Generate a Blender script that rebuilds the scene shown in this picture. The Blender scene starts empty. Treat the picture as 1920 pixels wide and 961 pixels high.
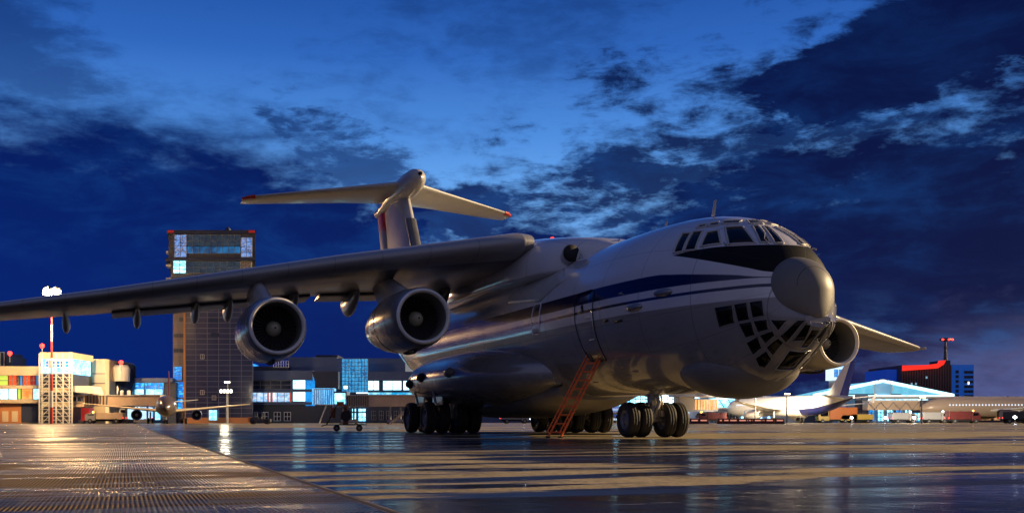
import bpy, bmesh, math, random
from mathutils import Vector, Matrix, Quaternion
from mathutils.bvhtree import BVHTree
random.seed(7)
S = bpy.context.scene
COL = S.collection
R = math.radians
# ------------------------------------------------------------------ camera
F, HOR, CX, HC = 1986.0, 787.6, 890.0, 0.526
cd = bpy.data.cameras.new('camera'); cam = bpy.data.objects.new('camera', cd); COL.objects.link(cam)
cam.location = (0, 0, HC); cam.rotation_euler = (R(90), 0, 0)
cd.sensor_width = 36; cd.lens = F/1920*36
cd.shift_x = (960-CX)/1920; cd.shift_y = (HOR-480.5)/1920
cd.clip_start = 0.1; cd.clip_end = 8000
S.camera = cam
S.view_settings.view_transform = 'Standard'; S.view_settings.look = 'None'
S.view_settings.exposure = 0.45; S.view_settings.gamma = 1
S.render.resolution_x = 1024; S.render.resolution_y = 512
S.cycles.sample_clamp_indirect = 6; S.cycles.max_bounces = 6
S.cycles.use_denoising = True

TH = R(18.39)
# ------------------------------------------------------------------ node helpers
class NT:
    def __init__(s, tree): s.t = tree; s.n = tree.nodes; s.l = tree.links
    def new(s, k, **kw):
        n = s.n.new(k)
        for a, b in kw.items(): setattr(n, a, b)
        return n
    def put(s, sock, v):
        if isinstance(v, bpy.types.NodeSocket): s.l.new(v, sock)
        elif v is not None:
            if isinstance(v, (tuple, list)) and len(v) == 3 and sock.type == 'RGBA': v = (*v, 1)
            sock.default_value = v
    def m(s, op, a, b=None, c=None, clamp=False):
        n = s.new('ShaderNodeMath', operation=op, use_clamp=clamp)
        s.put(n.inputs[0], a); s.put(n.inputs[1], b); s.put(n.inputs[2], c)
        return n.outputs[0]
    def mix(s, f, a, b):
        n = s.new('ShaderNodeMix', data_type='RGBA'); s.put(n.inputs[0], f); s.put(n.inputs[6], a); s.put(n.inputs[7], b)
        return n.outputs[2]
    def fmix(s, f, a, b):
        n = s.new('ShaderNodeMix', data_type='FLOAT'); s.put(n.inputs[0], f); s.put(n.inputs[2], a); s.put(n.inputs[3], b)
        return n.outputs[0]
    def step(s, v, e, w=0.01):           # smooth 0->1 as v passes e
        n = s.new('ShaderNodeMapRange', interpolation_type='SMOOTHSTEP'); s.put(n.inputs[0], v)
        if isinstance(e, bpy.types.NodeSocket):
            s.put(n.inputs[0], s.m('SUBTRACT', v, e)); e = 0.0
        n.inputs[1].default_value = e-w; n.inputs[2].default_value = e+w
        return n.outputs[0]
    def curve(s, v, pts, xs, ys):        # pts (x,y) piecewise smooth; returns y
        x0, x1 = xs; y0, y1 = ys
        n = s.new('ShaderNodeFloatCurve'); c = n.mapping.curves[0]
        P = [((x-x0)/(x1-x0), (y-y0)/(y1-y0)) for x, y in pts]
        c.points[0].location = P[0]; c.points[1].location = P[-1]
        for p in P[1:-1]: c.points.new(*p)
        for p in c.points: p.handle_type = 'AUTO_CLAMPED'
        n.mapping.update()
        t = s.m('DIVIDE', s.m('SUBTRACT', v, x0), x1-x0, clamp=True)
        s.put(n.inputs[1], t)
        return s.m('ADD', s.m('MULTIPLY', n.outputs[0], y1-y0), y0)
    def noise(s, vec, scale, detail=4, rough=.55, dist=0.0, scl=None):
        if scl: 
            mp = s.new('ShaderNodeMapping'); s.put(mp.inputs[0], vec); mp.inputs[3].default_value = scl; vec = mp.outputs[0]
        n = s.new('ShaderNodeTexNoise'); s.put(n.inputs['Vector'], vec)
        n.inputs['Scale'].default_value = scale; n.inputs['Detail'].default_value = detail
        n.inputs['Roughness'].default_value = rough; n.inputs['Distortion'].default_value = dist
        return n.outputs[0]
    def obj(s):
        n = s.new('ShaderNodeTexCoord'); x = s.new('ShaderNodeSeparateXYZ'); s.l.new(n.outputs['Object'], x.inputs[0])
        return n.outputs['Object'], x.outputs[0], x.outputs[1], x.outputs[2]

# ------------------------------------------------------------------ sky
L = Vector((0.93, 0.27, 0.31)).normalized()          # towards the low warm key light
w = bpy.data.worlds.new('World'); S.world = w; w.use_nodes = True
k = NT(w.node_tree); k.n.clear()
tc = k.new('ShaderNodeTexCoord'); sx = k.new('ShaderNodeSeparateXYZ'); k.l.new(tc.outputs['Generated'], sx.inputs[0])
X, Y, Z = sx.outputs
az = k.m('ARCTAN2', X, Y); el = k.m('ARCSINE', Z)
comb = k.new('ShaderNodeCombineXYZ'); k.put(comb.inputs[0], az); k.put(comb.inputs[1], k.m('MULTIPLY', el, 2.6)); A = comb.outputs[0]
n1 = k.noise(A, 4.0, 7, .62, .35)
n2 = k.noise(A, 13.0, 6, .62, .2)
n3 = k.noise(A, 34.0, 5, .65)
nn = k.m('ADD', k.m('MULTIPLY', k.m('SUBTRACT', n1, .5), .20), k.m('ADD', k.m('MULTIPLY', k.m('SUBTRACT', n2, .5), .20), k.m('MULTIPLY', k.m('SUBTRACT', n3, .5), .07)))
# upper edge of the dark cloud bank against azimuth (radians)
def AZ(px): return math.atan2(px-CX, F)
def EL(px, py): return math.atan2(HOR-py, math.hypot(px-CX, F))
bank = [(-.9,.56),(-.62,.42)] + [(AZ(x), EL(x,y)) for x, y in ((0,150),(200,182),(400,215),(650,285),(760,345),(870,375),(1000,385),(1150,330),(1260,285),(1450,215),(1650,190),(1920,105))] + [(.95,.40)]
nn = k.m('MULTIPLY', nn, k.fmix(k.step(az, -.12, .12), .55, 1.25))
B = k.curve(az, bank, (-.9,.95), (0,.6))
gap = k.m('SUBTRACT', k.m('ADD', B, nn), el)
dark = k.step(gap, .012, .045)
# second bank, upper right, and a faint one at the upper left corner
def blob(px, py, rx, ry, rot=0):
    a0, e0 = AZ(px), EL(px, py); da = k.m('SUBTRACT', az, a0); de = k.m('SUBTRACT', el, e0)
    c, s_ = math.cos(rot), math.sin(rot)
    u = k.m('DIVIDE', k.m('ADD', k.m('MULTIPLY', da, c), k.m('MULTIPLY', de, s_)), rx/F)
    v = k.m('DIVIDE', k.m('SUBTRACT', k.m('MULTIPLY', de, c), k.m('MULTIPLY', da, s_)), ry/F)
    d = k.m('SQRT', k.m('ADD', k.m('MULTIPLY', u, u), k.m('MULTIPLY', v, v)))
    return d
n4 = k.noise(A, 19.0, 6, .68, .3); n5 = k.noise(A, 7.0, 5, .6, .3)
brk_n = k.m('ADD', k.m('MULTIPLY', k.m('SUBTRACT', n5, .5), 1.3), k.m('ADD', k.m('MULTIPLY', k.m('SUBTRACT', n4, .5), 1.1), k.m('MULTIPLY', k.m('SUBTRACT', n3, .5), .35)))
def patch(px, py, rx, ry, rot, cover, amt, soft=.16):      # broken cloudlets inside an ellipse of the sky
    bias = k.m('MULTIPLY', k.m('SUBTRACT', 1, blob(px, py, rx, ry, R(rot))), cover)
    return k.m('MULTIPLY', k.step(k.m('ADD', brk_n, bias), .06, soft), amt)
parts_ = [patch(1850, 45, 460, 95, 13, 1.2, 1.0), patch(-60, 60, 300, 100, -25, .6, .6, .3), patch(1010, 60, 260, 90, 20, .2, .4, .3),
          patch(1400, 250, 300, 150, 12, .22, .95, .20), patch(1150, 350, 260, 80, 10, .4, .95, .18), patch(860, 410, 260, 75, 3, .4, .95, .18), patch(640, 290, 170, 60, -20, .4, .8)]
for p_ in parts_: dark = k.m('MAXIMUM', dark, p_)
# clear-sky colour by elevation
cr = k.new('ShaderNodeValToRGB'); k.put(cr.inputs[0], k.m('MULTIPLY', el, 2.0))
cr.color_ramp.elements[0].position = 0; cr.color_ramp.elements[0].color = (.16,.20,.36,1)
cr.color_ramp.elements[1].position = 1; cr.color_ramp.elements[1].color = (.005,.028,.13,1)
for p, c in ((.22,(.17,.36,.68,1)), (.40,(.14,.36,.72,1)), (.52,(.07,.23,.58,1)), (.66,(.026,.118,.41,1)), (.80,(.010,.062,.27,1))):
    e = cr.color_ramp.elements.new(p); e.color = (c[0]*.95, c[1]*1.0, c[2]*1.08, 1)
clear = cr.outputs[0]
# cloud colour: navy, a little lighter low on the left, lavender breaks low on the right
cl = k.mix(k.step(az, .0, .5), (.0010,.015,.14), (.0005,.004,.042))
cl = k.mix(k.m('MULTIPLY', k.step(el, .22, .16), .72), cl, (.0006,.004,.042))
brk = k.m('MULTIPLY', k.step(n2, .56, .13), k.m('MULTIPLY', k.step(az, .25, .08), k.m('SUBTRACT', 1, k.step(el, .09, .05))))
cl = k.mix(k.m('MULTIPLY', brk, .7), cl, (.035,.10,.30))
lav = k.m('MULTIPLY', k.step(k.m('ADD', az, k.m('MULTIPLY', k.m('SUBTRACT', n1, .5), .5)), .42, .10), k.m('SUBTRACT', 1, k.step(k.m('ADD', el, k.m('MULTIPLY', k.m('SUBTRACT', n2, .5), .12)), .075, .03)))
cl = k.mix(k.m('MULTIPLY', lav, .75), cl, (.095,.11,.27))
mott = k.m('MULTIPLY', k.step(k.noise(A, 9.0, 6, .65, .4), .55, .16), k.fmix(k.step(el, .24, .08), .42, .12))
cl = k.mix(k.m('MULTIPLY', mott, k.m('SUBTRACT', 1, k.step(gap, .10, .10))), cl, (.008,.08,.33))
sky = k.mix(dark, clear, cl)
# the sky behind the camera: paler dusk
back = k.m('SUBTRACT', 1, k.step(Y, -.05, .35))
sky = k.mix(back, sky, (.095,.105,.195))
bg = k.new('ShaderNodeBackground'); k.put(bg.inputs[0], sky); bg.inputs[1].default_value = .86
nis = k.new('ShaderNodeTexSky', sky_type='NISHITA'); nis.sun_disc = False
nis.sun_elevation = R(-4); nis.sun_rotation = math.atan2(L.x, L.y)
bg2 = k.new('ShaderNodeBackground'); k.put(bg2.inputs[0], nis.outputs[0]); bg2.inputs[1].default_value = .05
ad = k.new('ShaderNodeAddShader'); k.l.new(bg.outputs[0], ad.inputs[0]); k.l.new(bg2.outputs[0], ad.inputs[1])
ow = k.new('ShaderNodeOutputWorld'); k.l.new(ad.outputs[0], ow.inputs[0])

# ------------------------------------------------------------------ low warm key light
sd = bpy.data.lights.new('key_light', 'SUN'); sd.energy = 5.0; sd.angle = R(1.0); sd.color = (1.0, .72, .38)
so = bpy.data.objects.new('key_light', sd); COL.objects.link(so)
so.rotation_euler = L.to_track_quat('Z', 'Y').to_euler()

# ------------------------------------------------------------------ materials
MAT = {}
def pmat(name, col, rough=.5, metal=0.0, emit=None, es=1.0, var=.0, vscale=3.0, coat=0, spec=None, bump=0, bscale=20):
    if name in MAT: return MAT[name]
    m = bpy.data.materials.new(name); m.use_nodes = True; q = NT(m.node_tree); b = q.n['Principled BSDF']
    b.inputs['Base Color'].default_value = (*col, 1); b.inputs['Roughness'].default_value = rough; b.inputs['Metallic'].default_value = metal
    if spec is not None: b.inputs['Specular IOR Level'].default_value = spec
    if coat: b.inputs['Coat Weight'].default_value = coat; b.inputs['Coat Roughness'].default_value = .12
    if var or bump:
        v = q.obj()[0]
    if var:
        n = q.noise(v, vscale, 6, .65)
        q.put(b.inputs['Base Color'], q.mix(q.step(n, .5, .22), tuple(c*(1-var) for c in col), tuple(min(1, c*(1+var)) for c in col)))
        q.put(b.inputs['Roughness'], q.m('ADD', q.m('MULTIPLY', q.m('SUBTRACT', n, .5), .3), rough, clamp=True))
    if bump:
        bn = q.new('ShaderNodeBump'); bn.inputs[0].default_value = bump; bn.inputs[1].default_value = .02
        q.put(bn.inputs['Height'], q.noise(v, bscale, 4)); q.l.new(bn.outputs[0], b.inputs['Normal'])
    if emit:
        b.inputs['Emission Color'].default_value = (*emit, 1); b.inputs['Emission Strength'].default_value = es
    MAT[name] = m
    return m

def lit(name, cols, strength, sc=(1,1,1), scale=.6, mull=None):
    """uneven glow: lit interiors behind glass, also light put into outer surfaces"""
    if name in MAT: return MAT[name]
    m = bpy.data.materials.new(name); m.use_nodes = True; q = NT(m.node_tree); b = q.n['Principled BSDF']
    v, x, y, z = q.obj()
    n = q.noise(v, scale, 5, .7, 0, sc); n_ = q.noise(v, scale*4, 3, .6, 0, (1, 1, 3))
    c = q.mix(q.step(n, .5, .14), cols[0], cols[1])
    if len(cols) > 2: c = q.mix(q.m('MULTIPLY', q.step(n_, .58, .08), .8), c, cols[2])
    b.inputs['Base Color'].default_value = (.02,.03,.04,1); b.inputs['Roughness'].default_value = .15
    q.put(b.inputs['Emission Color'], c); b.inputs['Emission Strength'].default_value = strength
    MAT[name] = m
    return m

# ------------------------------------------------------------------ mesh helpers
class MB:
    def __init__(s, smooth=False): s.v = []; s.f = []; s.sm = []; s.smooth = smooth; s.mi = []
    def add(s, vs, fs, smooth=None, mi=0):
        o = len(s.v); s.v += [tuple(p) for p in vs]
        for f in fs: s.f.append(tuple(i+o for i in f)); s.sm.append(s.smooth if smooth is None else smooth); s.mi.append(mi)
        return s
    def box(s, x0, x1, y0, y1, z0, z1, mi=0):
        v = [(x, y, z) for x in (x0, x1) for y in (y0, y1) for z in (z0, z1)]
        return s.add(v, [(0,1,3,2),(4,6,7,5),(0,4,5,1),(2,3,7,6),(0,2,6,4),(1,5,7,3)], False, mi)
    def tube(s, pts, r, n=10, cap=True, smooth=True, mi=0):
        pts = [Vector(p) for p in pts]; rs = r if isinstance(r, (list, tuple)) else [r]*len(pts)
        rings = []; up = None
        for i, p in enumerate(pts):
            d = (pts[min(i+1, len(pts)-1)] - pts[max(i-1, 0)]).normalized()
            if up is None: up = Vector((0,0,1)) if abs(d.z) < .9 else Vector((1,0,0))
            a = d.cross(up).normalized(); b = a.cross(d).normalized(); up = b
            rings.append([p + (a*math.cos(t)+b*math.sin(t))*rs[i] for t in [2*math.pi*j/n for j in range(n)]])
        return s.loft(rings, cap, smooth, mi)
    def loft(s, rings, cap=True, smooth=None, mi=0, closed=True):
        n = len(rings[0]); vs = [p for r_ in rings for p in r_]; fs = []
        for i in range(len(rings)-1):
            for j in range(n if closed else n-1):
                a, b = i*n+j, i*n+(j+1) % n; fs.append((a, b, b+n, a+n))
        s.add(vs, fs, smooth, mi)
        if cap:
            s.add(rings[0], [tuple(range(n))[::-1]], False, mi); s.add(rings[-1], [tuple(range(n))], False, mi)
        return s
    def revolve(s, prof, c=(0,0,0), axis='x', n=32, smooth=True, cap=False, mi=0):
        rings = []
        for a, r_ in prof:
            ring = []
            for j in range(n):
                t = 2*math.pi*j/n; p, q = r_*math.cos(t), r_*math.sin(t)
                v = {'x': (a, p, q), 'y': (q, a, p), 'z': (p, q, a)}[axis]
                ring.append((v[0]+c[0], v[1]+c[1], v[2]+c[2]))
            rings.append(ring)
        return s.loft(rings, cap, smooth, mi)
    def prism(s, poly, y0, y1, axis='y', mi=0):
        """poly in the plane across axis; y: (x,z), x: (y,z), z: (x,y)"""
        def P(a, b, t): return {'y': (a, t, b), 'x': (t, a, b), 'z': (a, b, t)}[axis]
        n = len(poly); v = [P(a, b, y0) for a, b in poly] + [P(a, b, y1) for a, b in poly]
        f = [tuple(range(n)), tuple(range(2*n-1, n-1, -1))] + [(i, i+n, (i+1) % n+n, (i+1) % n) for i in range(n)]
        return s.add(v, f, False, mi)
    def build(s, name, mats, parent=None, bevel=0, weld=False):
        me = bpy.data.meshes.new(name); me.from_pydata(s.v, [], s.f)
        for p, a, m_ in zip(me.polygons, s.sm, s.mi): p.use_smooth = a; p.material_index = m_
        mats = mats if isinstance(mats, (list, tuple)) else [mats]
        for m_ in mats: me.materials.append(m_)
        bm = bmesh.new(); bm.from_mesh(me)
        if weld: bmesh.ops.remove_doubles(bm, verts=bm.verts, dist=1e-4)
        bmesh.ops.recalc_face_normals(bm, faces=bm.faces)
        bm.to_mesh(me); bm.free()
        o = bpy.data.objects.new(name, me); COL.objects.link(o); o.parent = parent
        if bevel:
            bv = o.modifiers.new('bevel', 'BEVEL'); bv.width = bevel; bv.segments = 2; bv.limit_method = 'ANGLE'
        return o
def tag(o, label=None, cat=None, group=None, kind=None):
    if label: o['label'] = label
    if cat: o['category'] = cat
    if group: o['group'] = group
    if kind: o['kind'] = kind
    return o
def thing(name, label, cat, loc=(0,0,0), rz=0, group=None):
    o = bpy.data.objects.new(name, None); COL.objects.link(o); o.location = loc; o.rotation_euler = (0,0,rz)
    o.empty_display_size = .3
    return tag(o, label, cat, group)
def copy_tree(o, parent=None):
    c = o.copy(); COL.objects.link(c); c.parent = parent
    for ch in list(o.children): copy_tree(ch, c)
    return c
def at(px, py, D):                 # world point seen at a pixel of the photograph, D metres away
    return ((px-CX)/F*D, D, HC+(HOR-py)/F*D)
def interp(t, a):
    if t <= a[0][0]: return a[0][1]
    for (x0, y0), (x1, y1) in zip(a, a[1:]):
        if t <= x1: u = (t-x0)/(x1-x0); return y0+(y1-y0)*u
    return a[-1][1]
def smooth_interp(a):
    """monotone-ish cubic through (x,y) pairs"""
    xs = [p[0] for p in a]; ys = [p[1] for p in a]; n = len(a)
    d = [(ys[i+1]-ys[i])/(xs[i+1]-xs[i]) for i in range(n-1)]
    m = [d[0]] + [0 if d[i-1]*d[i] <= 0 else 2*d[i-1]*d[i]/(d[i-1]+d[i]) for i in range(1, n-1)] + [d[-1]]
    def f(t):
        if t <= xs[0]: return ys[0]
        if t >= xs[-1]: return ys[-1]
        i = max(j for j in range(n-1) if xs[j] <= t); h = xs[i+1]-xs[i]; u = (t-xs[i])/h
        return (2*u**3-3*u**2+1)*ys[i]+(u**3-2*u**2+u)*h*m[i]+(-2*u**3+3*u**2)*ys[i+1]+(u**3-u**2)*h*m[i+1]
    return f
# ================================================================== the apron
def ground_mat():
    m = bpy.data.materials.new('wet_concrete'); m.use_nodes = True; q = NT(m.node_tree); b = q.n['Principled BSDF']
    v, x, y, z = q.obj()                       # x along the slabs, y across
    big = q.noise(v, .20, 6, .6, 1.2, (1.0, .22, 1)); mid = q.noise(v, .9, 5, .6, .4, (1.0, .16, 1)); fine = q.noise(v, 14, 4, .7)
    near = q.m('SUBTRACT', 1, q.step(x, 4, 14))
    h = q.m('ADD', q.m('MULTIPLY', big, .75), q.m('MULTIPLY', mid, .25))
    side = q.m('MULTIPLY', q.m('SUBTRACT', 1, q.step(y, 5, 3)), q.step(x, -4, 3)); rgt = q.m('MULTIPLY', q.step(y, 2, 3), q.m('SUBTRACT', 1, q.step(y, 15, 2)))
    thr = q.m('ADD', q.m('ADD', .515, q.m('MULTIPLY', near, .012)), q.m('ADD', q.m('MULTIPLY', side, -.034), q.m('MULTIPLY', rgt, .03)))
    thr = q.m('ADD', thr, q.m('MULTIPLY', q.step(y, 14.3, .1), .02))
    dry = q.step(q.m('SUBTRACT', h, thr), 0, .012)
    def ln(u, c, w_, s_=None): return q.m('SUBTRACT', 1, q.step(q.m('ABSOLUTE', q.m('SUBTRACT', u, c)), w_, (s_ or w_*.5)))
    wob = q.m('MULTIPLY', q.m('SUBTRACT', q.noise(v, .3, 3), .5), .35)
    xw = q.m('ADD', x, wob)
    seam = q.m('MAXIMUM', q.m('MAXIMUM', ln(xw, -6.4, .14), ln(xw, -12.6, .10)), q.m('MAXIMUM', ln(x, -11.1, .012), ln(y, 14.3, .035)))
    fr = q.m('ABSOLUTE', q.m('SUBTRACT', q.m('FRACT', q.m('DIVIDE', x, 7.0)), .5)); seam2 = q.m('SUBTRACT', 1, q.step(fr, .012, .006))
    fr = q.m('ABSOLUTE', q.m('SUBTRACT', q.m('FRACT', q.m('DIVIDE', q.m('SUBTRACT', y, 10.8), 7.0)), .5)); seam3 = q.m('SUBTRACT', 1, q.step(fr, .0025, .001))
    dry = q.m('MAXIMUM', dry, q.m('MULTIPLY', seam, .85)); dry = q.m('MAXIMUM', dry, q.m('MULTIPLY', seam2, q.step(x, 4, 3)))
    rib = q.step(y, 14.3, .02)
    con = q.mix(q.step(q.m('ADD', q.m('MULTIPLY', fine, .6), q.m('MULTIPLY', q.noise(v, 1.3, 5, .7), .4)), .5, .16), (.17,.135,.075), (.46,.37,.22)); con = q.mix(rib, con, (.20,.13,.05)); wet = q.mix(mid, (.004,.005,.010), (.012,.013,.020))
    c = q.mix(dry, wet, con); c = q.mix(q.m('MULTIPLY', seam3, .8), c, (.01,.01,.01))
    dd = q.m('ABSOLUTE', q.m('SUBTRACT', q.m('FRACT', q.m('MULTIPLY', y, 6)), .5))
    c = q.mix(q.m('MULTIPLY', q.m('MULTIPLY', ln(xw, -6.4, .03), q.step(dd, .25, .05)), .9), c, (.01,.01,.01))
    wv = q.m('SINE', q.m('MULTIPLY', q.m('ADD', y, q.m('MULTIPLY', fine, .004)), 2*math.pi/.030))
    worn = q.step(q.noise(v, .45, 4, .65), .40, .10); wv = q.m('MULTIPLY', wv, q.fmix(worn, .25, 1.0)); ribh = q.m('MULTIPLY', wv, rib)
    stain = q.m('MULTIPLY', q.step(q.noise(v, .7, 5, .7, 1.5), .60, .05), .45); c = q.mix(stain, c, (.02,.017,.014))
    c = q.mix(q.m('MULTIPLY', q.m('MULTIPLY', rib, q.step(wv, .1, .5)), .75), c, (.006,.006,.008))  # light-and-dark contrast of the ribs painted in as dark stripes
    q.put(b.inputs['Base Color'], c)
    rw = q.m('ADD', .13, q.m('MULTIPLY', q.step(mid, .52, .12), .22)); rw = q.m('ADD', rw, q.m('MULTIPLY', rib, .12))
    q.put(b.inputs['Roughness'], q.fmix(dry, rw, .72))
    q.put(b.inputs['Specular IOR Level'], q.fmix(dry, .5, .25))
    bn = q.new('ShaderNodeBump'); bn.inputs[0].default_value = 1.0; bn.inputs[1].default_value = .01
    hh = q.m('ADD', q.m('MULTIPLY', ribh, .55), q.m('MULTIPLY', fine, q.fmix(dry, .10, .5))); hh = q.m('ADD', hh, q.m('MULTIPLY', q.noise(v, 3, 3), .8)); hh = q.m('ADD', hh, q.m('MULTIPLY', seam, -.4))
    q.put(bn.inputs['Height'], hh); q.l.new(bn.outputs[0], b.inputs['Normal'])
    return m
g = MB(False); g.add([(-3500,-3500,0),(3500,-3500,0),(3500,3500,0),(-3500,3500,0)], [(0,1,2,3)])
gr = g.build('ground', ground_mat()); gr.location = (8.34, 24.93, 0); gr.rotation_euler = (0,0,R(90)+TH); tag(gr, 'wet concrete airport apron with dry streaks and ribbed slabs', 'apron', kind='structure')
# ================================================================== the cargo aircraft
# aircraft frame: x runs aft from the nose tip, y to starboard, z up
TH = R(18.39)
jet = thing('cargo_aircraft', 'large white and grey four engined cargo jet with a glazed nose on the wet apron', 'aircraft', (8.34, 24.93, 0), R(90)+TH)

fz_t = smooth_interp([(.22,2.96),(.5,3.08),(.9,3.8),(1.15,4.40),(1.35,4.82),(1.56,5.02),(2.0,5.30),(2.72,5.66),(3.47,5.92),(4.52,6.14),(5.5,6.25),(7,6.31),(9,6.32),(30,6.35),(40,6.4),(44.6,6.3)])
fz_b = smooth_interp([(.22,2.93),(.7,2.52),(1.34,2.05),(1.8,1.75),(2.5,1.43),(3.2,1.31),(4,1.29),(8,1.31),(26,1.31),(29,1.7),(33,2.9),(37,4.15),(41,5.1),(44.6,5.75)])
fw = smooth_interp([(.22,.10),(.42,.36),(.6,.56),(.9,.88),(1.3,1.14),(2.0,1.47),(3.0,1.84),(4.5,2.18),(6,2.39),(8,2.5),(27,2.5),(31,2.3),(35,1.85),(40,1.1),(44.6,.3)])
fz_m = smooth_interp([(.22,2.94),(.9,3.08),(1.4,3.5),(3,3.75),(8,3.81),(27,3.81),(33,4.6),(40,5.7),(44.6,6.05)])
def fus_pt(s, t, off=0):
    a, b = math.cos(t), math.sin(t); h = (fz_t(s)-fz_m(s)) if b > 0 else (fz_m(s)-fz_b(s))
    return (s, (fw(s)+off)*a, fz_m(s)+(h+off)*b)
st = [.42,.46,.52,.7,.9,1.1,1.3,1.5,1.75,2,2.3,2.6,3,3.4,3.8,4.3,4.8,5.4,6,6.7,7.4,8.2,9] + [10+i for i in range(17)] + [27,28,29,30,31,32,33,34,35,36,37,38,39,40,41,42,43,44,44.6]
NR = 72
f = MB(True); f.loft([[fus_pt(s, 2*math.pi*j/NR) for j in range(NR)] for s in st], cap=True)
#BAKE_STOP
def fus_material():
    m = bpy.data.materials.new('fuselage_paint'); m.use_nodes = True; q = NT(m.node_tree); b = q.n['Principled BSDF']
    v, x, y, z = q.obj()
    n = q.noise(v, 1.1, 6, .65); nf = q.noise(v, 9, 4, .6, 0, (.25, 1, 1))
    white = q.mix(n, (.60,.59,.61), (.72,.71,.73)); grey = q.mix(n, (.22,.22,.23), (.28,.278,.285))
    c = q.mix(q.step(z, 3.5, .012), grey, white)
    def band(top, bot, col, c):
        t = q.curve(x, top, (0,46), (3,6)) if isinstance(top, list) else top
        d = q.curve(x, bot, (0,46), (3,6)) if isinstance(bot, list) else bot
        k_ = q.m('MULTIPLY', q.step(q.m('SUBTRACT', t, z), 0, .012), q.step(q.m('SUBTRACT', z, d), 0, .012))
        return q.mix(k_, c, col)
    blue = (.004,.006,.05)
    c = band([(0,4.0),(1.13,4.02),(1.86,4.13),(2.87,4.26),(3.92,4.38),(4.6,4.44),(5.3,4.445),(46,4.445)], [(0,3.97),(1.13,4.0),(2.6,4.03),(3.8,4.045),(46,4.05)], blue, c)
    c = band(3.85, 3.77, blue, c)
    # matt black glare panel under the windscreen
    blk = q.m('MULTIPLY', q.m('MULTIPLY', q.step(q.curve(x, [(0,4.87),(1.45,4.875),(1.79,4.905),(2.5,4.975),(3.64,4.975),(4.17,4.925),(46,4.925)], (0,46), (3,6)), z, .01) if False else q.step(q.m('SUBTRACT', q.curve(x, [(0,4.86),(1.45,4.87),(1.79,4.895),(2.3,4.93),(3.0,4.965),(3.64,4.96),(4.17,4.925),(5,4.88)], (0,5), (3,6)), z), 0, .01),
        q.step(q.m('SUBTRACT', z, q.curve(x, [(0,4.02),(1.13,4.13),(1.66,4.29),(2.4,4.5),(3.3,4.73),(4.17,4.925),(5,5.1)], (0,5), (3,6))), 0, .01)), q.m('SUBTRACT', 1, q.step(x, 4.17, .02)))
    c = q.mix(blk, c, (.006,.006,.008))
    # frames and skin joints
    def seam(u, step_, wd):
        fr = q.m('ABSOLUTE', q.m('SUBTRACT', q.m('FRACT', q.m('DIVIDE', u, step_)), .5)); return q.m('SUBTRACT', 1, q.step(fr, wd/step_, wd/step_*.6))
    ang = q.m('ARCTAN2', q.m('SUBTRACT', z, 3.81), y)
    sm = q.m('MAXIMUM', seam(x, 2.1, .010), q.m('MULTIPLY', seam(ang, .42, .0035), .7))
    c = q.mix(q.m('MULTIPLY', sm, .6), c, (.04,.04,.045))
    streak = q.m('MULTIPLY', q.step(nf, .62, .12), q.m('MULTIPLY', q.m('SUBTRACT', 1, q.step(z, 3.0, 1.0)), .35))
    c = q.mix(streak, c, (.10,.085,.07))
    q.put(b.inputs['Base Color'], c)
    q.put(b.inputs['Roughness'], q.m('ADD', q.m('MULTIPLY', n, .14), q.m('ADD', .14, q.m('MULTIPLY', blk, .3)), clamp=True))
    q.put(b.inputs['Coat Weight'], q.m('MULTIPLY', .85, q.m('SUBTRACT', 1, blk))); b.inputs['Coat Roughness'].default_value = .06
    q.put(b.inputs['Specular IOR Level'], q.fmix(blk, .32, .12))
    bn = q.new('ShaderNodeBump'); bn.inputs[0].default_value = .30; bn.inputs[1].default_value = .02
    q.put(bn.inputs['Height'], q.m('ADD', q.noise(v, 1.6, 3, .5, 0, (1.6, .6, .6)), q.m('MULTIPLY', sm, -.25))); q.l.new(bn.outputs[0], b.inputs['Normal'])
    return m
M_fus = fus_material()
M_grey = pmat('grey_paint', (.24,.235,.23), .32, var=.16, vscale=1.2, coat=.3, bump=.15, bscale=1.5)
M_wing = pmat('wing_grey', (.13,.13,.135), .34, .25, var=.14, vscale=.8, coat=.2, bump=.12, bscale=1.2)
M_lgrey = pmat('light_grey_paint', (.45,.44,.43), .33, var=.10, vscale=1.5, coat=.3)
M_nac = pmat('nacelle_metal', (.30,.29,.29), .24, .5, var=.05, vscale=1.0)
M_lip = pmat('bare_metal', (.82,.79,.72), .4, .12, var=.08)
M_dark = pmat('dark_interior', (.008,.008,.009), .7)
M_fan = pmat('fan_blade', (.13,.13,.125), .4, .4)
M_spin = pmat('spinner_paint', (.75,.68,.45), .5)
M_glass = pmat('cockpit_glass', (.003,.003,.004), .06, spec=.28)
M_frame = pmat('window_frame', (.50,.48,.45), .4)
M_tyre = pmat('tyre_rubber', (.022,.021,.020), .75, var=.3, vscale=12, bump=.6, bscale=30)
M_rim = pmat('wheel_rim', (.20,.21,.23), .4, .5, var=.2, vscale=6)
M_strut = pmat('gear_strut', (.42,.42,.42), .35, .4, var=.15, vscale=5)
M_orange = pmat('orange_paint', (.85,.15,.015), .45, var=.15, vscale=8)
M_seal = pmat('door_seal', (.012,.012,.014), .6)
M_red = pmat('red_paint', (.5,.03,.01), .4)

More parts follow.
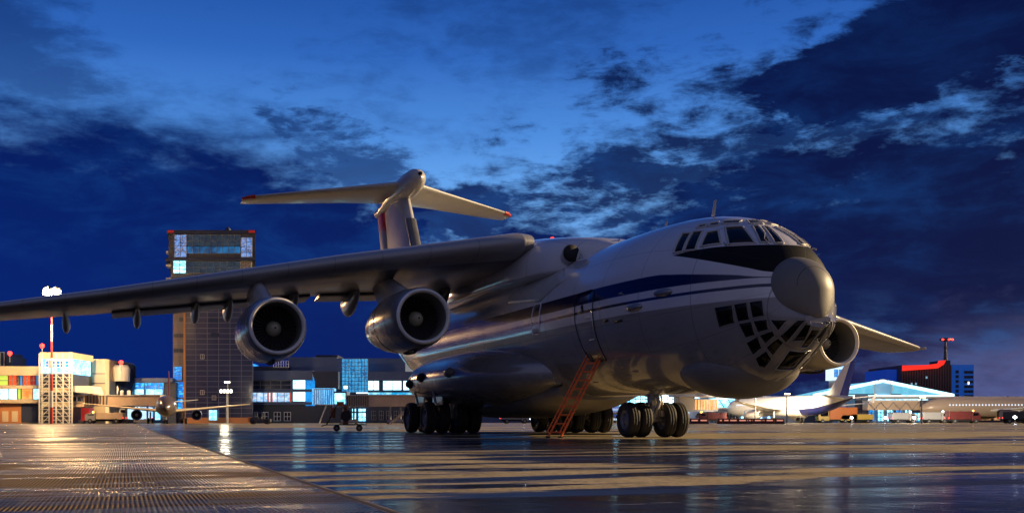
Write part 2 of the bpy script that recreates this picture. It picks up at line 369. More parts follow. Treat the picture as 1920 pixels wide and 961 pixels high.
fus = f.build('fuselage', M_fus, jet)
bm_ = bmesh.new(); bm_.from_mesh(fus.data); FT = BVHTree.FromBMesh(bm_)
def snap(p, off, tree=None):
    loc, nor, i, d = (tree or FT).find_nearest(Vector(p))
    ax = Vector((loc.x, 0, fz_m(loc.x)))
    if nor.dot(loc-ax) < 0: nor = -nor
    return loc+nor*off
def inset(poly, k):
    c = sum((Vector(p) for p in poly), Vector())/len(poly)
    return [Vector(p)+(c-Vector(p))*k for p in poly]
def panel(name, poly, off, mat, parent, mir=False, thick=.006, cuts=3, tree=None, label=None):
    bm = bmesh.new(); vs = [bm.verts.new((p[0], -p[1] if mir else p[1], p[2])) for p in poly]
    bm.faces.new(vs); bmesh.ops.triangulate(bm, faces=bm.faces)
    bmesh.ops.subdivide_edges(bm, edges=bm.edges, cuts=cuts, use_grid_fill=True)
    for v in bm.verts: v.co = snap(v.co, off, tree)
    me = bpy.data.meshes.new(name); bm.to_mesh(me); bm.free(); me.materials.append(mat)
    for p in me.polygons: p.use_smooth = True
    o = bpy.data.objects.new(name, me); COL.objects.link(o); o.parent = parent
    so_ = o.modifiers.new('solid', 'SOLIDIFY'); so_.thickness = thick; so_.offset = 0
    if label: o['label'] = label
    return o
def outline(poly, r, off, mir=False, n=6, mb=None, tree=None, seg=5, round_=0):
    mb = mb or MB(True); P = [Vector((p[0], -p[1] if mir else p[1], p[2])) for p in poly]; pts = []
    for i, p in enumerate(P):
        q_ = P[(i+1) % len(P)]
        for j in range(seg): pts.append(snap(p.lerp(q_, j/seg), off, tree))
    pts.append(pts[0]); pts.append(pts[1]); mb.tube(pts, r, n, cap=False)
    return mb
WIN = dict(
 w1=[(4.169,1.796,4.989),(4.4,1.39,5.57),(4.058,1.326,5.538),(3.827,1.715,4.986)],
 w2=[(3.772,1.696,4.994),(4.016,1.289,5.557),(3.661,1.196,5.531),(3.371,1.597,4.967)],
 w3=[(3.252,1.509,5.034),(3.443,1.208,5.45),(3.158,1.049,5.469),(2.672,1.264,5.033)],
 w4=[(3.072,.903,5.535),(2.691,.631,5.513),(1.846,.788,4.936),(2.441,1.18,4.982)],
 t1=[(4.045,1.165,5.664),(4.124,1.041,5.768),(3.891,.942,5.769),(3.783,1.056,5.672)],
 t2=[(3.702,1.031,5.666),(3.791,.9,5.769),(3.571,.774,5.77),(3.366,.899,5.644)],
 t3=[(3.322,.826,5.67),(3.483,.7,5.779),(3.077,.402,5.745),(2.927,.597,5.628)],
 f1=[(2.531,.438,5.511),(2.454,.307,5.505),(1.62,.506,4.943),(1.768,.695,4.948)],
 f2=[(2.365,.234,5.474),(2.34,.103,5.477),(1.458,.24,4.902),(1.527,.441,4.904)],
 g1=[(2.983,.311,5.733),(2.932,.043,5.74),(2.56,.088,5.585),(2.684,.405,5.588)])
LOW = dict(
 A1=[(2.393,1.604,3.351),(1.921,1.418,3.376),(1.938,1.339,2.966),(2.364,1.487,2.898)],
 A2=[(1.848,1.388,3.386),(1.533,1.249,3.407),(1.525,1.171,3.016),(1.815,1.295,2.989)],
 A3=[(1.44,1.204,3.405),(1.163,1.059,3.423),(1.147,.995,3.084),(1.424,1.131,3.047)],
 B1=[(1.81,1.269,2.914),(1.491,1.133,2.949),(1.52,1.012,2.644),(1.757,1.105,2.594)],
 B2=[(1.423,1.102,2.96),(1.112,.943,2.979),(1.145,.865,2.764),(1.409,.983,2.701)],
 C1=[(1.407,.935,2.621),(1.078,.797,2.722),(1.091,.732,2.618),(1.391,.794,2.443)],
 C2=[(1.8,1.047,2.466),(1.482,.961,2.593),(1.547,.805,2.339),(1.828,.849,2.207)],
 D=[(1.428,.732,2.349),(1.065,.656,2.553),(1.06,.527,2.442),(1.46,.539,2.175)],
 E=[(1.852,.756,2.111),(1.512,.695,2.257),(1.587,.51,2.084),(1.887,.482,1.917),(1.947,.598,1.952)],
 F1=[(1.012,.88,2.962),(.702,.681,2.924),(.946,.719,2.736)],
 F2=[(.978,.64,2.611),(.507,.52,2.896),(.4,.392,2.89),(.995,.478,2.455)],
 F3=[(.876,.372,2.481),(.388,.326,2.859),(.306,.218,2.887),(.769,.127,2.48)])
for mir in (False, True):
    for n_, P_ in WIN.items():
        o = panel('cockpit_window', P_, .006, M_glass, fus, mir)
        o2 = outline(P_, .030, .008, mir).build('window_frame', M_frame, fus)
    for n_, P_ in LOW.items():
        P_ = [tuple(v_) for v_ in inset(P_, -.07)]
        o = panel('nose_window', P_, .006, M_glass, fus, mir)
        outline(P_, .012, .006, mir).build('window_frame', M_grey, fus)
for P_ in ([(1.02,.10,2.36),(.42,.12,2.86),(.42,-.12,2.86),(1.02,-.10,2.36)],):
    panel('nose_window', P_, .006, M_glass, fus); outline(P_, .012, .006).build('window_frame', M_lgrey, fus)
P_ = [(1.78,.26,1.86),(1.12,.30,2.25),(1.12,-.30,2.25),(1.78,-.26,1.86)]
panel('nose_window', P_, .006, M_glass, fus); outline(P_, .014, .006).build('window_frame', M_lgrey, fus)
# wipers, sill lamp, small probes
for mir in (1, -1):
    MB(True).tube([snap((1.5,.62*mir,4.9), .05), snap((1.75,.60*mir,5.05), .05), snap((2.0,.42*mir,5.2), .04)], .012, 6).build('wiper', M_strut, fus)
    MB(True).tube([snap((2.5,1.2*mir,4.95), .02), snap((2.5,1.2*mir,4.9), .14), snap((2.42,1.2*mir,4.84), .16)], .025, 6).build('probe', M_strut, fus)
    for s_, z_, nm in ((4.15,3.93,'antenna_blister'), (5.45,3.66,'antenna_blister')):
        rings = []
        for i in range(13):
            u = -1+i/6; rr = math.sqrt(max(.0005, 1-u*u)); c_ = snap((s_+u*.40, 2.2*mir, z_), 0)
            rings.append([(c_.x, c_.y+mir*(.10*rr*math.cos(2*math.pi*j/12)), c_.z+.11*rr*math.sin(2*math.pi*j/12)) for j in range(12)])
        MB(True).loft(rings).build(nm, M_nac, fus)
    MB(True).tube([snap((6.0,2.2*mir,4.05), 0), snap((6.0,2.2*mir,4.05), .16), snap((5.8,2.2*mir,4.05), .2)], .012, 6).build('probe', M_strut, fus)
    # crew door with its seal, window and handles
    DP = [(9.06,2.46,3.42),(9.12,2.46,4.20),(9.06,2.44,4.36),(8.95,2.43,4.42),(8.0,2.43,4.44),(7.87,2.43,4.40),(7.80,2.45,4.28),(7.78,2.47,3.50),(7.79,2.31,2.87),(7.81,2.04,2.40),(7.88,2.0,2.34),(8.78,2.0,2.33),(8.90,2.10,2.42),(8.97,2.25,2.75)]
    d_ = panel('crew_door', DP, .008, M_fus, jet, mir < 0, .01, 4)
    outline(DP, .018, .012, mir < 0, seg=4).build('door_seal', M_seal if True else 0, d_)
    ds = [(8.62,2.47,3.99),(8.54,2.47,4.06),(8.46,2.47,3.99),(8.44,2.47,3.86),(8.54,2.47,3.78),(8.62,2.47,3.86)]
    panel('door_window', ds, .018, M_glass, d_, mir < 0, cuts=1)
    for zz in (3.62, 2.95):
        p0 = snap((7.98, 2.4*mir, zz), .01); p1 = snap((8.2, 2.4*mir, zz), .01); q0, q1 = snap((7.98,2.4*mir,zz), .06), snap((8.2,2.4*mir,zz), .06)
        MB(True).tube([p0, q0, q1, p1], .016, 6).build('door_handle', M_lip, d_)
    EP = [(12.72,2.45,4.36),(12.62,2.41,4.47),(12.14,2.41,4.47),(12.05,2.42,4.38),(12.03,2.48,3.9),(12.05,2.47,3.52),(12.15,2.46,3.44),(12.62,2.46,3.44),(12.72,2.47,3.52)]
    e_ = panel('emergency_door', EP, .008, M_fus, jet, mir < 0, .01, 3)
    outline(EP, .016, .012, mir < 0, seg=4).build('door_seal', M_lip, e_)
# radome
r_ = MB(True); pr = []
for i in range(25):
    t = (i/24)*math.pi/2; pr.append((1.42-1.08*math.cos(t)**1.0, .90*math.sin(t)**.94))
rings = []
for a, rr in pr + [(1.47, .90), (1.49, .80)]:
    ring = []
    for j in range(56):
        c_, s_ = math.cos(2*math.pi*j/56), math.sin(2*math.pi*j/56)
        if s_ >= 0: ring.append((a, rr*c_, 3.66+rr*s_))
        else: ring.append((a, rr*math.copysign(abs(c_)**.72, c_), 3.66-.685*min(1, rr/.32)**.5*abs(s_)**.72))
    rings.append(ring)
rad = r_.loft(rings, cap=False).build('radome', pmat('radome_paint', (.165,.16,.15), .5, var=.07, vscale=1.0), jet)
rt = bmesh.new(); rt.from_mesh(rad.data); RT = BVHTree.FromBMesh(rt)
pts = []
for i in range(31):
    t = math.pi*i/30; pts.append(Vector((.42+.0*i, math.cos(t)*.6, 3.76+math.sin(t)*.6)))
def rsnap(p, off):
    loc, nor, i, d = RT.find_nearest(Vector(p)); return loc+(loc-Vector((1.0,0,3.76))).normalized()*off
MB(True).tube([rsnap(p, .0) for p in pts], .006, 5, cap=False).build('radome_strip', M_dark, rad)
# chin radar fairing
r_ = MB(True); rings = []
zb = smooth_interp([(2.0,1.72),(2.3,1.48),(3,1.17),(3.8,1.10),(4.4,1.14),(5.1,1.34),(5.6,1.62),(5.85,2.0)])
wb = smooth_interp([(2.0,.3),(2.3,.80),(3,1.28),(3.6,1.45),(4.2,1.47),(4.9,1.25),(5.4,.88),(5.7,.5),(5.85,.15)])
for s_ in [2.0,2.05,2.15,2.3,2.6,3,3.4,3.8,4.2,4.6,5,5.3,5.5,5.7,5.85]:
    zt_ = interp(s_, [(2.0,1.95),(2.3,2.3),(3,2.7),(4.3,2.75),(5.2,2.5),(5.85,2.2)]); c_ = (zt_+zb(s_))/2; h_ = (zt_-zb(s_))/2
    rings.append([(s_, wb(s_)*math.cos(t), c_+h_*math.sin(t)) for t in [2*math.pi*j/40 for j in range(40)]])
r_.loft(rings).build('chin_radome', pmat('chin_paint', (.20,.19,.18), .45, var=.1, vscale=1.2), jet)
# roof fairing over the wing joint
rings = []
ft = smooth_interp([(10.6,6.30),(11.2,6.60),(12.5,6.86),(14,7.08),(16,7.32),(20,7.42),(24,7.1),(27,6.6),(30,6.3)])
fh = smooth_interp([(10.6,.3),(11.2,1.15),(12.5,2.1),(14,2.38),(16,2.46),(22,2.46),(26,1.8),(30,.4)])
for i in range(28):
    s_ = 10.6+19.4*i/27
    rings.append([(s_, fh(s_)*math.copysign(abs(math.cos(t))**.62, math.cos(t)), 5.6+(ft(s_)-5.6)*math.copysign(abs(math.sin(t))**.62, math.sin(t)) if math.sin(t) > 0 else 5.6+.2*math.sin(t)) for t in [2*math.pi*j/44 for j in range(44)]])
fair = MB(True).loft(rings).build('wing_root_fairing', M_fus, jet)
for mir in (1, -1):     # air intake of the conditioning pack, a tube with a dark mouth
    a = MB(True); a.tube([(11.32,1.66*mir,6.06),(12.0,1.45*mir,6.0),(13.4,1.2*mir,6.0)], [.30,.30,.18], 24, True)
    i_ = a.build('air_intake', M_lgrey, jet)
    MB(True).revolve([(11.30,.285),(11.25,.29),(11.26,.001)], (0,1.66*mir,6.06), 'x', 20).build('intake_mouth', M_dark, i_)
    # reinforcing plate at the wing root and the root fillet
    PP = [(13.2,2.3,6.5),(11.6,2.3,6.1),(10.7,2.4,5.2),(12.2,2.48,4.55),(15.6,2.45,4.9),(15.9,2.4,5.3),(14.6,2.35,5.9)]
    panel('root_plate', PP, .012, M_lgrey, jet, mir < 0, .016, 4)
# blade antennas
for s_, h_ in ((5.15,.42),(7.95,.30),(11.2,.12)):
    z0 = max(fz_t(s_), 6.3 if s_ < 10 else 6.5)-.02
    MB(True).loft([[(s_+a+.16*k_*h_/.4*0-k_*.12, b*(1-.5*k_), z0+k_*h_) for a, b in ((-.11*(1-.3*k_),0),(0,.022),(.11*(1-.3*k_),0),(0,-.022))] for k_ in (0, 1)]).build('blade_antenna', M_lgrey, jet)
bc = MB(True).revolve([(0,.10),(.10,.10),(.17,.06),(.19,.001)], (16.2,.3,7.3), 'z', 16).build('beacon', pmat('beacon_red', (.5,.02,.01), .2, emit=(1,.06,.02), es=1.2), jet)

# ---- flying surfaces
def foil(c, t, camber=.02, n=18):
    out = []
    xs = [(1-math.cos(math.pi*i/n))/2 for i in range(n+1)]
    yt = lambda x: 5*t*(.2969*math.sqrt(x)-.126*x-.3516*x*x+.2843*x**3-.1036*x**4)
    yc = lambda x: camber*4*x*(1-x)
    for x in xs[::-1]: out.append((x*c, (yc(x)+yt(x))*c))
    for x in xs[1:-1]: out.append((x*c, (yc(x)-yt(x))*c))
    return out
def wing(stations, n_sub=5, camber=.015):
    rings = []
    for i in range(len(stations)-1):
        a, b = stations[i], stations[i+1]
        for j in range(n_sub + (1 if i == len(stations)-2 else 0)):
            u = j/n_sub; y_, sl, zl, sT, zT, t = [p+(q_-p)*u for p, q_ in zip(a, b)]
            c = sT-sl; tw = (zl-zT)/c
            rings.append([(sl+px, y_, zl-px*tw+pz) for px, pz in foil(c, t, camber)])
    return rings
WST = [(2.05,13.6,6.80,22.9,6.0,.118),(2.5,13.47,6.78,22.9,5.98,.125),(8.2,16.4,6.22,23.9,5.80,.12),(16.5,20.9,5.26,26.2,5.02,.115),(24.7,25.27,4.44,28.2,4.34,.11),(25.25,25.75,4.40,28.2,4.33,.09)]
def LE(y): return [interp(y, [(s_[0], s_[k_]) for s_ in WST]) for k_ in (1, 2)]
def TE(y): return [interp(y, [(s_[0], s_[k_]) for s_ in WST]) for k_ in (3, 4)]
def wing_paint():
    m = bpy.data.materials.new('wing_paint'); m.use_nodes = True; q = NT(m.node_tree); b = q.n['Principled BSDF']
    v, x, y, z = q.obj(); ay = q.m('ABSOLUTE', y)
    le = q.curve(ay, [(0,12.2),(2.5,13.47),(8.2,16.4),(16.5,20.9),(25.25,25.6)], (0,26), (10,30)); te = q.curve(ay, [(0,22.9),(2.5,22.9),(8.2,23.9),(16.5,26.2),(25.25,28.2)], (0,26), (10,30))
    ch = q.m('DIVIDE', q.m('SUBTRACT', x, le), q.m('SUBTRACT', te, le))
    def ln(u, c, w_): return q.m('SUBTRACT', 1, q.step(q.m('ABSOLUTE', q.m('SUBTRACT', u, c)), w_, w_*.7))
    cross = q.m('SUBTRACT', 1, q.step(q.m('ABSOLUTE', q.m('SUBTRACT', q.m('FRACT', q.m('DIVIDE', ay, 1.55)), .5)), .009, .006))
    sl = q.m('MAXIMUM', q.m('MAXIMUM', ln(ch, .115, .0022), ln(ch, .70, .002)), q.m('MULTIPLY', cross, .6))
    n = q.noise(v, .7, 5, .6); nf = q.noise(v, 6, 4, .6, 0, (.2,1,1))
    c = q.mix(n, (.09,.088,.088), (.135,.13,.125)); c = q.mix(q.m('MULTIPLY', q.step(nf, .6, .15), .35), c, (.09,.085,.08))
    c = q.mix(q.m('SUBTRACT', 1, q.step(ch, .115, .003)), c, (.34,.33,.33)); c = q.mix(q.m('MULTIPLY', sl, .7), c, (.03,.03,.03))  # leading edge strip painted lighter to carry its lit edge
    q.put(b.inputs['Base Color'], c); b.inputs['Metallic'].default_value = .25; q.put(b.inputs['Roughness'], q.m('ADD', .26, q.m('MULTIPLY', n, .2)))
    b.inputs['Coat Weight'].default_value = .2
    return m
M_wp = wing_paint()
NACS = ((13.2,6.19,4.02),(13.92,10.95,3.61))
for mir in (1, -1):
    rings = [[(p[0], p[1]*mir, p[2]) for p in r__] for r__ in wing(WST)]
    wg = MB(True).loft(rings).build('wing', M_wp, jet)
    for yy, big in ((3.0,1.0),(6.7,1.05),(9.1,1.05),(11.6,.9),(12.9,.85),(15.2,.85),(18.0,.8),(21,.6)):
        (sl, zl), (sT, zT) = LE(yy), TE(yy); rr = []
        for i in range(15):
            u = i/14; s_ = sT-2.3*big+u*3.4*big; h_ = .56*big*math.sin(math.pi*min(1, u*.95+.03))**.7; wd = .20*big*math.sin(math.pi*min(.985, u*.95+.03))**.6
            zt_ = zl+(zT-zl)*min(1, (s_-sl)/(sT-sl))-.02
            rr.append([(s_, yy*mir+wd*math.cos(2*math.pi*j/14), zt_-.1-h_*.62+h_*.85*math.sin(2*math.pi*j/14)) for j in range(14)])
        MB(True).loft(rr).build('flap_track_fairing', M_lgrey if yy > 5 else M_wing, wg)
    # open landing flap edge: a slim flap below the trailing edge
    for y0, y1 in ((3.3,8.0),(8.4,16.2)):
        rr = []
        for yy in (y0, (y0+y1)/2, y1):
            sT, zT = TE(yy); c = 1.5
            rr.append([(sT-1.2+px, yy*mir, zT-.06-px*.10+pz) for px, pz in foil(c, .10, .02, 10)])
        MB(True).loft(rr).build('flap', M_wing, wg)
    MB(True).revolve([(25.35,.001),(25.42,.07),(25.6,.09),(25.8,.05)], (0,25.22*mir,4.42), 'x', 10).build('nav_light', M_lgrey, wg)
    for s0, y0, z0 in NACS:
        yy = y0*mir; N = 48
        prof = [(.0,.862),(-.015,.885),(.01,.915),(.06,.94),(.2,.975),(.5,1.02),(1.2,1.075),(2.2,1.09),(3.4,1.05),(4.4,.95),(5.2,.82),(5.9,.70),(5.95,.66),(5.7,.64)]
        na = MB(True).revolve([(a+s0, b_) for a, b_ in prof if a >= .01 and a != .06 or a == .06], (0,yy,z0), 'x', N).build('engine_nacelle', M_nac, jet)
        MB(True).revolve([(s0+a, b_) for a, b_ in [(.05,.938),(.008,.915),(-.018,.885),(-.012,.855),(.03,.825),(.10,.802)]], (0,yy,z0), 'x', N).build('inlet_lip', M_lip, na)
        MB(True).revolve([(s0+a, b_) for a, b_ in [(.10,.802),(.35,.775),(.8,.765),(1.12,.765)]], (0,yy,z0), 'x', N).build('inlet_duct', M_fan if False else pmat('duct_paint', (.20,.195,.18), .5, .2), na)
        MB(False).revolve([(s0+1.13,.775),(s0+1.16,.001)], (0,yy,z0), 'x', N).build('fan_backplate', M_dark, na)
        bl = MB(True)
        for j in range(30):
            t = 2*math.pi*j/30
            for a0, a1 in ((0, .17),):
                P3 = []
                for rr_, tw in ((.26,.05),(.5,.10),(.76,.15)):
                    for d_ in (-1, 1):
                        tt = t+d_*tw*.5/rr_*.8; P3.append((s0+1.02+d_*.05, yy+rr_*math.cos(tt), z0+rr_*math.sin(tt)))
                bl.add(P3, [(0,1,3,2),(2,3,5,4)], True)
        bl.build('fan', M_fan, na)
        MB(True).revolve([(s0+.62,.001),(s0+.64,.05),(s0+.72,.13),(s0+.84,.20),(s0+1.0,.255),(s0+1.08,.265)], (0,yy,z0), 'x', 28).build('spinner', M_spin, na)
        MB(True).revolve([(s0+.615,.035),(s0+.60,.001)], (0,yy,z0), 'x', 12).build('spinner_cap', M_dark, na)
        MB(True).revolve([(s0+5.4,.55),(s0+6.3,.50),(s0+6.7,.30),(s0+7.0,.001)], (0,yy,z0), 'x', 28).build('exhaust_cone', M_fan, na)
        for a_, r_s in ((1.25,1.079),(2.9,1.076),(4.4,.951)):
            MB(True).revolve([(s0+a_-.014,r_s-.006),(s0+a_-.010,r_s+.002),(s0+a_+.010,r_s+.002),(s0+a_+.014,r_s-.008)], (0,yy,z0), 'x', 48).build('cowl_seam', M_seal, na)
        # latch rail along the lower cowl
        MB(True).tube([(s0+1.0,yy,z0-1.07),(s0+1.2,yy,z0-1.14),(s0+2.0,yy,z0-1.14),(s0+2.6,yy,z0-1.08)], .05, 8).build('cowl_drain', M_dark, na)
        sl, zl = LE(y0); rr = []; ts, tz = (sl+3.2, zl-.30) if y0 < 8 else (sl+1.0, zl-.15)
        for i in range(8):
            u = i/7; z_ = z0+.75+(tz-z0-.75)*u; a0 = s0+.85+(ts-s0-.85)*u; a1 = s0+6.3+(sl+6.0-s0-6.3)*u
            rr.append([(a0+px, yy+pz*1.0, z_) for px, pz in foil(a1-a0, .10, 0, 12)])
        MB(True).loft(rr).build('engine_pylon', M_lgrey, na)
# fin, rudder, tailplane, bullet
def fin_rings(st_, n=14):
    return [[(sl+px, pz, z_) for px, pz in foil(sT-sl, t, 0, n)] for z_, sl, sT, t in st_]
def zf(z_): return 33.9+(z_-6.3)*.68, 42.8+(z_-6.3)*.36
fs_ = []
for i in range(9):
    z_ = 6.1+i*(13.9-6.1)/8; a, b_ = zf(z_); fs_.append((z_, a, b_-.9-.0*z_, .13))
M_fin = pmat('fin_paint', (.46,.45,.46), .35, var=.08, vscale=.8, coat=.3)
fin = MB(True).loft(fin_rings(fs_)).build('fin', M_fin, jet)
MB(True).loft([[(zf(z_)[0]-.03+px, pz, z_) for px, pz in foil(1.0, .62, 0, 12)] for z_ in (6.6, 9, 12.15)]).build('fin_leading_edge', M_wing, fin)
def rudder_mat():
    m = bpy.data.materials.new('rudder_paint'); m.use_nodes = True; q = NT(m.node_tree); b = q.n['Principled BSDF']
    v, x, y, z = q.obj(); n = q.noise(v, 3.0, 5, .6, 1.0, (1,1,.35))
    c = q.mix(n, (.50,.48,.48), (.40,.38,.40))
    k_ = q.m('MULTIPLY', q.step(q.m('ADD', z, q.m('MULTIPLY', n, 1.2)), 13.1, .25), q.m('SUBTRACT', 1, q.step(z, 13.75, .05)))
    c = q.mix(k_, c, (.9,.05,.015)); st2 = q.m('MULTIPLY', q.step(n, .6, .04), q.step(z, 9.5, .6)); c = q.mix(q.m('MULTIPLY', st2, .5), c, (.5,.10,.08))
    q.put(b.inputs['Base Color'], c); b.inputs['Roughness'].default_value = .3
    return m
MB(True).loft([[(zf(z_)[1]-.88+px, pz, z_) for px, pz in foil(1.9, .16, 0, 12)] for z_ in (6.6, 8.5, 10.5, 12.2, 13.7)]).build('rudder', rudder_mat(), fin)
def body(pts, n=28, e=1.0):
    rings = [[(s_, w_*math.cos(2*math.pi*j/n), z_+h_*math.sin(2*math.pi*j/n)) for j in range(n)] for s_, z_, w_, h_ in pts]
    return MB(True).loft(rings)
body([(36.0,14.1,.05,.05),(36.15,14.12,.28,.30),(36.5,14.14,.45,.50),(37.2,14.15,.58,.66),(38.5,14.15,.66,.72),(40.5,14.12,.66,.66),(42.5,14.05,.56,.5),(44,13.98,.40,.36),(45.4,13.95,.26,.26),(46.4,13.93,.27,.28),(46.75,13.93,.17,.18),(46.85,13.93,.03,.03)]).build('tail_bullet', M_lgrey, jet)
MB(True).revolve([(35.9,.001),(35.93,.09),(36.05,.12),(36.25,.12)], (0,0,14.3), 'x', 14).build('bullet_lamp', M_glass, jet)
MB(True).loft([[(39.0-(z_-12.0)*-.3-.55+px, pz, z_) for px, pz in foil(3.4, .17, 0, 12)] for z_ in (12.1, 12.6, 13.2, 13.8)]).build('fin_cap', M_lgrey, fin)
TST = [(.3,38.2,14.22,43.9,14.10,.10),(2.6,40.1,14.22,44.5,14.12,.10),(8.4,44.55,14.17,46.75,14.12,.10),(8.75,45.2,14.17,46.8,14.13,.08)]
for mir in (1, -1):
    rings = [[(p[0], p[1]*mir, p[2]) for p in r__] for r__ in wing(TST, 4, 0)]
    tp = MB(True).loft(rings).build('tailplane', M_lgrey, jet)
    tip = [[((p[0]-45.2)*1.03+45.17, p[1]*mir, (p[2]-14.15)*1.25+14.15) for p in r__] for r__ in wing([(8.15,44.38,14.17,46.68,14.125,.10),(8.4,44.55,14.17,46.75,14.12,.10),(8.78,45.2,14.17,46.82,14.13,.08)], 2, 0)]
    tr = []
    for r__ in wing([(8.1,44.29,14.175,45.2,14.16,.27),(8.45,44.60,14.172,45.4,14.16,.27),(8.80,45.18,14.17,45.9,14.16,.2)], 2, 0):
        tr.append([(p[0], p[1]*mir, p[2]) for p in r__])
    MB(True).loft(tr).build('tip_cap', M_red, tp)

# ---- undercarriage fairings
rings = []
pw = smooth_interp([(12.4,1.9),(13.2,2.7),(14.5,3.35),(16.5,3.85),(19,4.05),(23,4.0),(25.5,3.5),(27.5,2.6),(28.6,1.9)])
for i in range(34):
    s_ = 12.4+16.2*i/33; u = (s_-12.4)/16.2; w_ = pw(s_)-1.6; g = math.sin(math.pi*min(.985, max(.02, u)))**.45
    rings.append((s_, w_, 1.18*g+.12))
for mir in (1, -1):
    rr = [[(s_, mir*(1.6+w_*max(-.2, math.cos(t))), 2.28+h_*.92*math.copysign(abs(math.sin(t))**.9, math.sin(t))-.10) for t in [2*math.pi*j/36 for j in range(36)]] for s_, w_, h_ in rings]
    pod = MB(True).loft(rr).build('gear_fairing', pmat('gear_fairing_paint', (.30,.295,.31), .24, .35, var=.12, vscale=1.0, coat=.4, bump=.12, bscale=1.4), jet)
    for s_, z_ in ((17.6,2.35),(21.3,2.3),(23.3,2.1)):
        yy = pw(s_)
        MB(True).revolve([(s_-.42,.001),(s_-.3,.13),(s_,.20),(s_+.3,.16),(s_+.32,.001)], (0,mir*(yy-.02),z_), 'x', 14).build('vent_scoop', M_dark if s_ > 18 else M_grey, pod)
rr = []
for i in range(20):
    s_ = 12.6+15.5*i/19; u = (s_-12.6)/15.5; g = math.sin(math.pi*min(.99, max(.015, u)))**.35
    rr.append([(s_, (1.2+1.0*g)*math.copysign(abs(math.cos(t))**.6, math.cos(t)), 1.55+(-.02+.95*g)*math.copysign(abs(math.sin(t))**.75, math.sin(t))) for t in [2*math.pi*j/40 for j in range(40)]])
MB(True).loft(rr).build('belly_fairing', pmat('belly_paint', (.22,.205,.19), .45, var=.2, vscale=1.5), jet)
# ---- wheels and struts
def wheel(parent, s_, y_, r, wd, face):
    hw = wd/2
    prof = [(-hw*.72, r*.55),(-hw*.98, r*.68),(-hw, r*.82),(-hw*.86, r*.93),(-hw*.55, r*.985),(-hw*.30, r),(-hw*.28, r*.985),(-hw*.22,r*.985),(-hw*.2,r),(hw*.2,r),(hw*.22,r*.985),(hw*.28,r*.985),(hw*.30,r),(hw*.55,r*.985),(hw*.86,r*.93),(hw,r*.82),(hw*.98,r*.68),(hw*.72,r*.55)]
    rings = [[(s_+rr_*math.sin(2*math.pi*j/40), y_+a, r+rr_*math.cos(2*math.pi*j/40)) for j in range(40)] for a, rr_ in prof]
    wh = MB(True).loft(rings, cap=False).build('wheel', M_tyre, parent)
    wh['label'] = 'black rubber landing gear wheel'
    rm = MB(True)
    rp = [(-hw*.72,r*.56),(-hw*.78,r*.53),(-hw*.45,r*.48),(-hw*.30,r*.30),(-hw*.62,r*.20),(-hw*.66,.001)]
    for sg in (1, -1):
        rm.loft([[(s_+max(rr_,.001)*math.sin(2*math.pi*j/28), y_+a*sg, r+rr_*math.cos(2*math.pi*j/28)) for j in range(28)] for a, rr_ in rp], cap=False)
        for j in range(8):
            t = 2*math.pi*j/8; cx_, cz_ = s_+r*.40*math.sin(t), r+r*.40*math.cos(t)
            rm.tube([(cx_, y_-sg*hw*.36, cz_), (cx_, y_-sg*hw*.52, cz_)], r*.05, 6)
    rm.build('wheel_rim', M_rim, wh)
    return wh
def gear(name, s_, y0, r, wd, offs, ztop, sd_):
    g = MB(True); g.tube([(s_+.05,y0,ztop),(s_,y0,r+.35),(s_,y0,r)], [.17,.17,.14], 18)
    g.tube([(s_,y0,r+.55),(s_,y0,r+.1)], .21, 18)
    st_ = g.build(name, M_strut, jet)
    a = MB(True); a.tube([(s_,y0+min(offs)-wd*.3,r),(s_,y0+max(offs)+wd*.3,r)], .085, 12); a.build('axle', M_strut, st_)
    b = MB(True); b.tube([(s_-sd_*.16,y0,r+.9),(s_-sd_*.42,y0,r+.55),(s_-sd_*.14,y0,r+.1)], [.05,.07,.05], 8); b.build('torque_link', M_strut, st_)
    c = MB(True)
    for q_ in (-.12, .12): c.tube([(s_+sd_*1.3,y0+q_,ztop-.1),(s_+.05*sd_,y0+q_,r+.75)], .05, 8)
    c.build('drag_brace', M_strut, st_)
    h = MB(True); rnd = random.Random(int(s_*10))
    for i in range(7):
        a0 = rnd.uniform(-.2, .2); b0 = rnd.uniform(-.22, .22)
        h.tube([(s_+a0, y0+b0, r+1.0), (s_-sd_*.22+a0*.3, y0+b0*1.4, r+.6), (s_-sd_*.2, y0+b0*1.8, r+.25), (s_, y0+b0*2.2, r)], .016, 5)
    h.box(s_-.28, s_-.12, y0-.16, y0+.16, r+.45, r+.62); h.box(s_-.3, s_-.14, y0-.3, y0-.14, r+.1, r+.28); h.box(s_-.3, s_-.14, y0+.14, y0+.3, r+.1, r+.28)
    h.build('hydraulic_lines', pmat('gear_fittings', (.55,.5,.38), .35, .5), st_)
    for o_ in offs: wheel(st_, s_, y0+o_, r, wd, 1)
    return st_
ng = gear('nose_gear', 8.73, 0, .55, .38, (-.84,-.42,.42,.84), 1.6, 1)
for mir in (1, -1):
    for s_ in (20.6, 23.3):
        gear('main_gear', s_, mir*2.97, .65, .44, (-.95,-.38,.38,.95), 2.0, -1 if s_ > 22 else 1)
    for s_ in (20.6, 23.3):
        MB(True).tube([(s_-.5, mir*3.9, 1.75), (s_-.5, mir*3.75, 1.2)], .05, 8).build('gear_door_rod', M_strut, jet)
        MB(False).box(s_-1.0, s_+.4, mir*3.62-.02, mir*3.62+.02, 1.15, 1.75).build('main_gear_door', M_lgrey, jet)

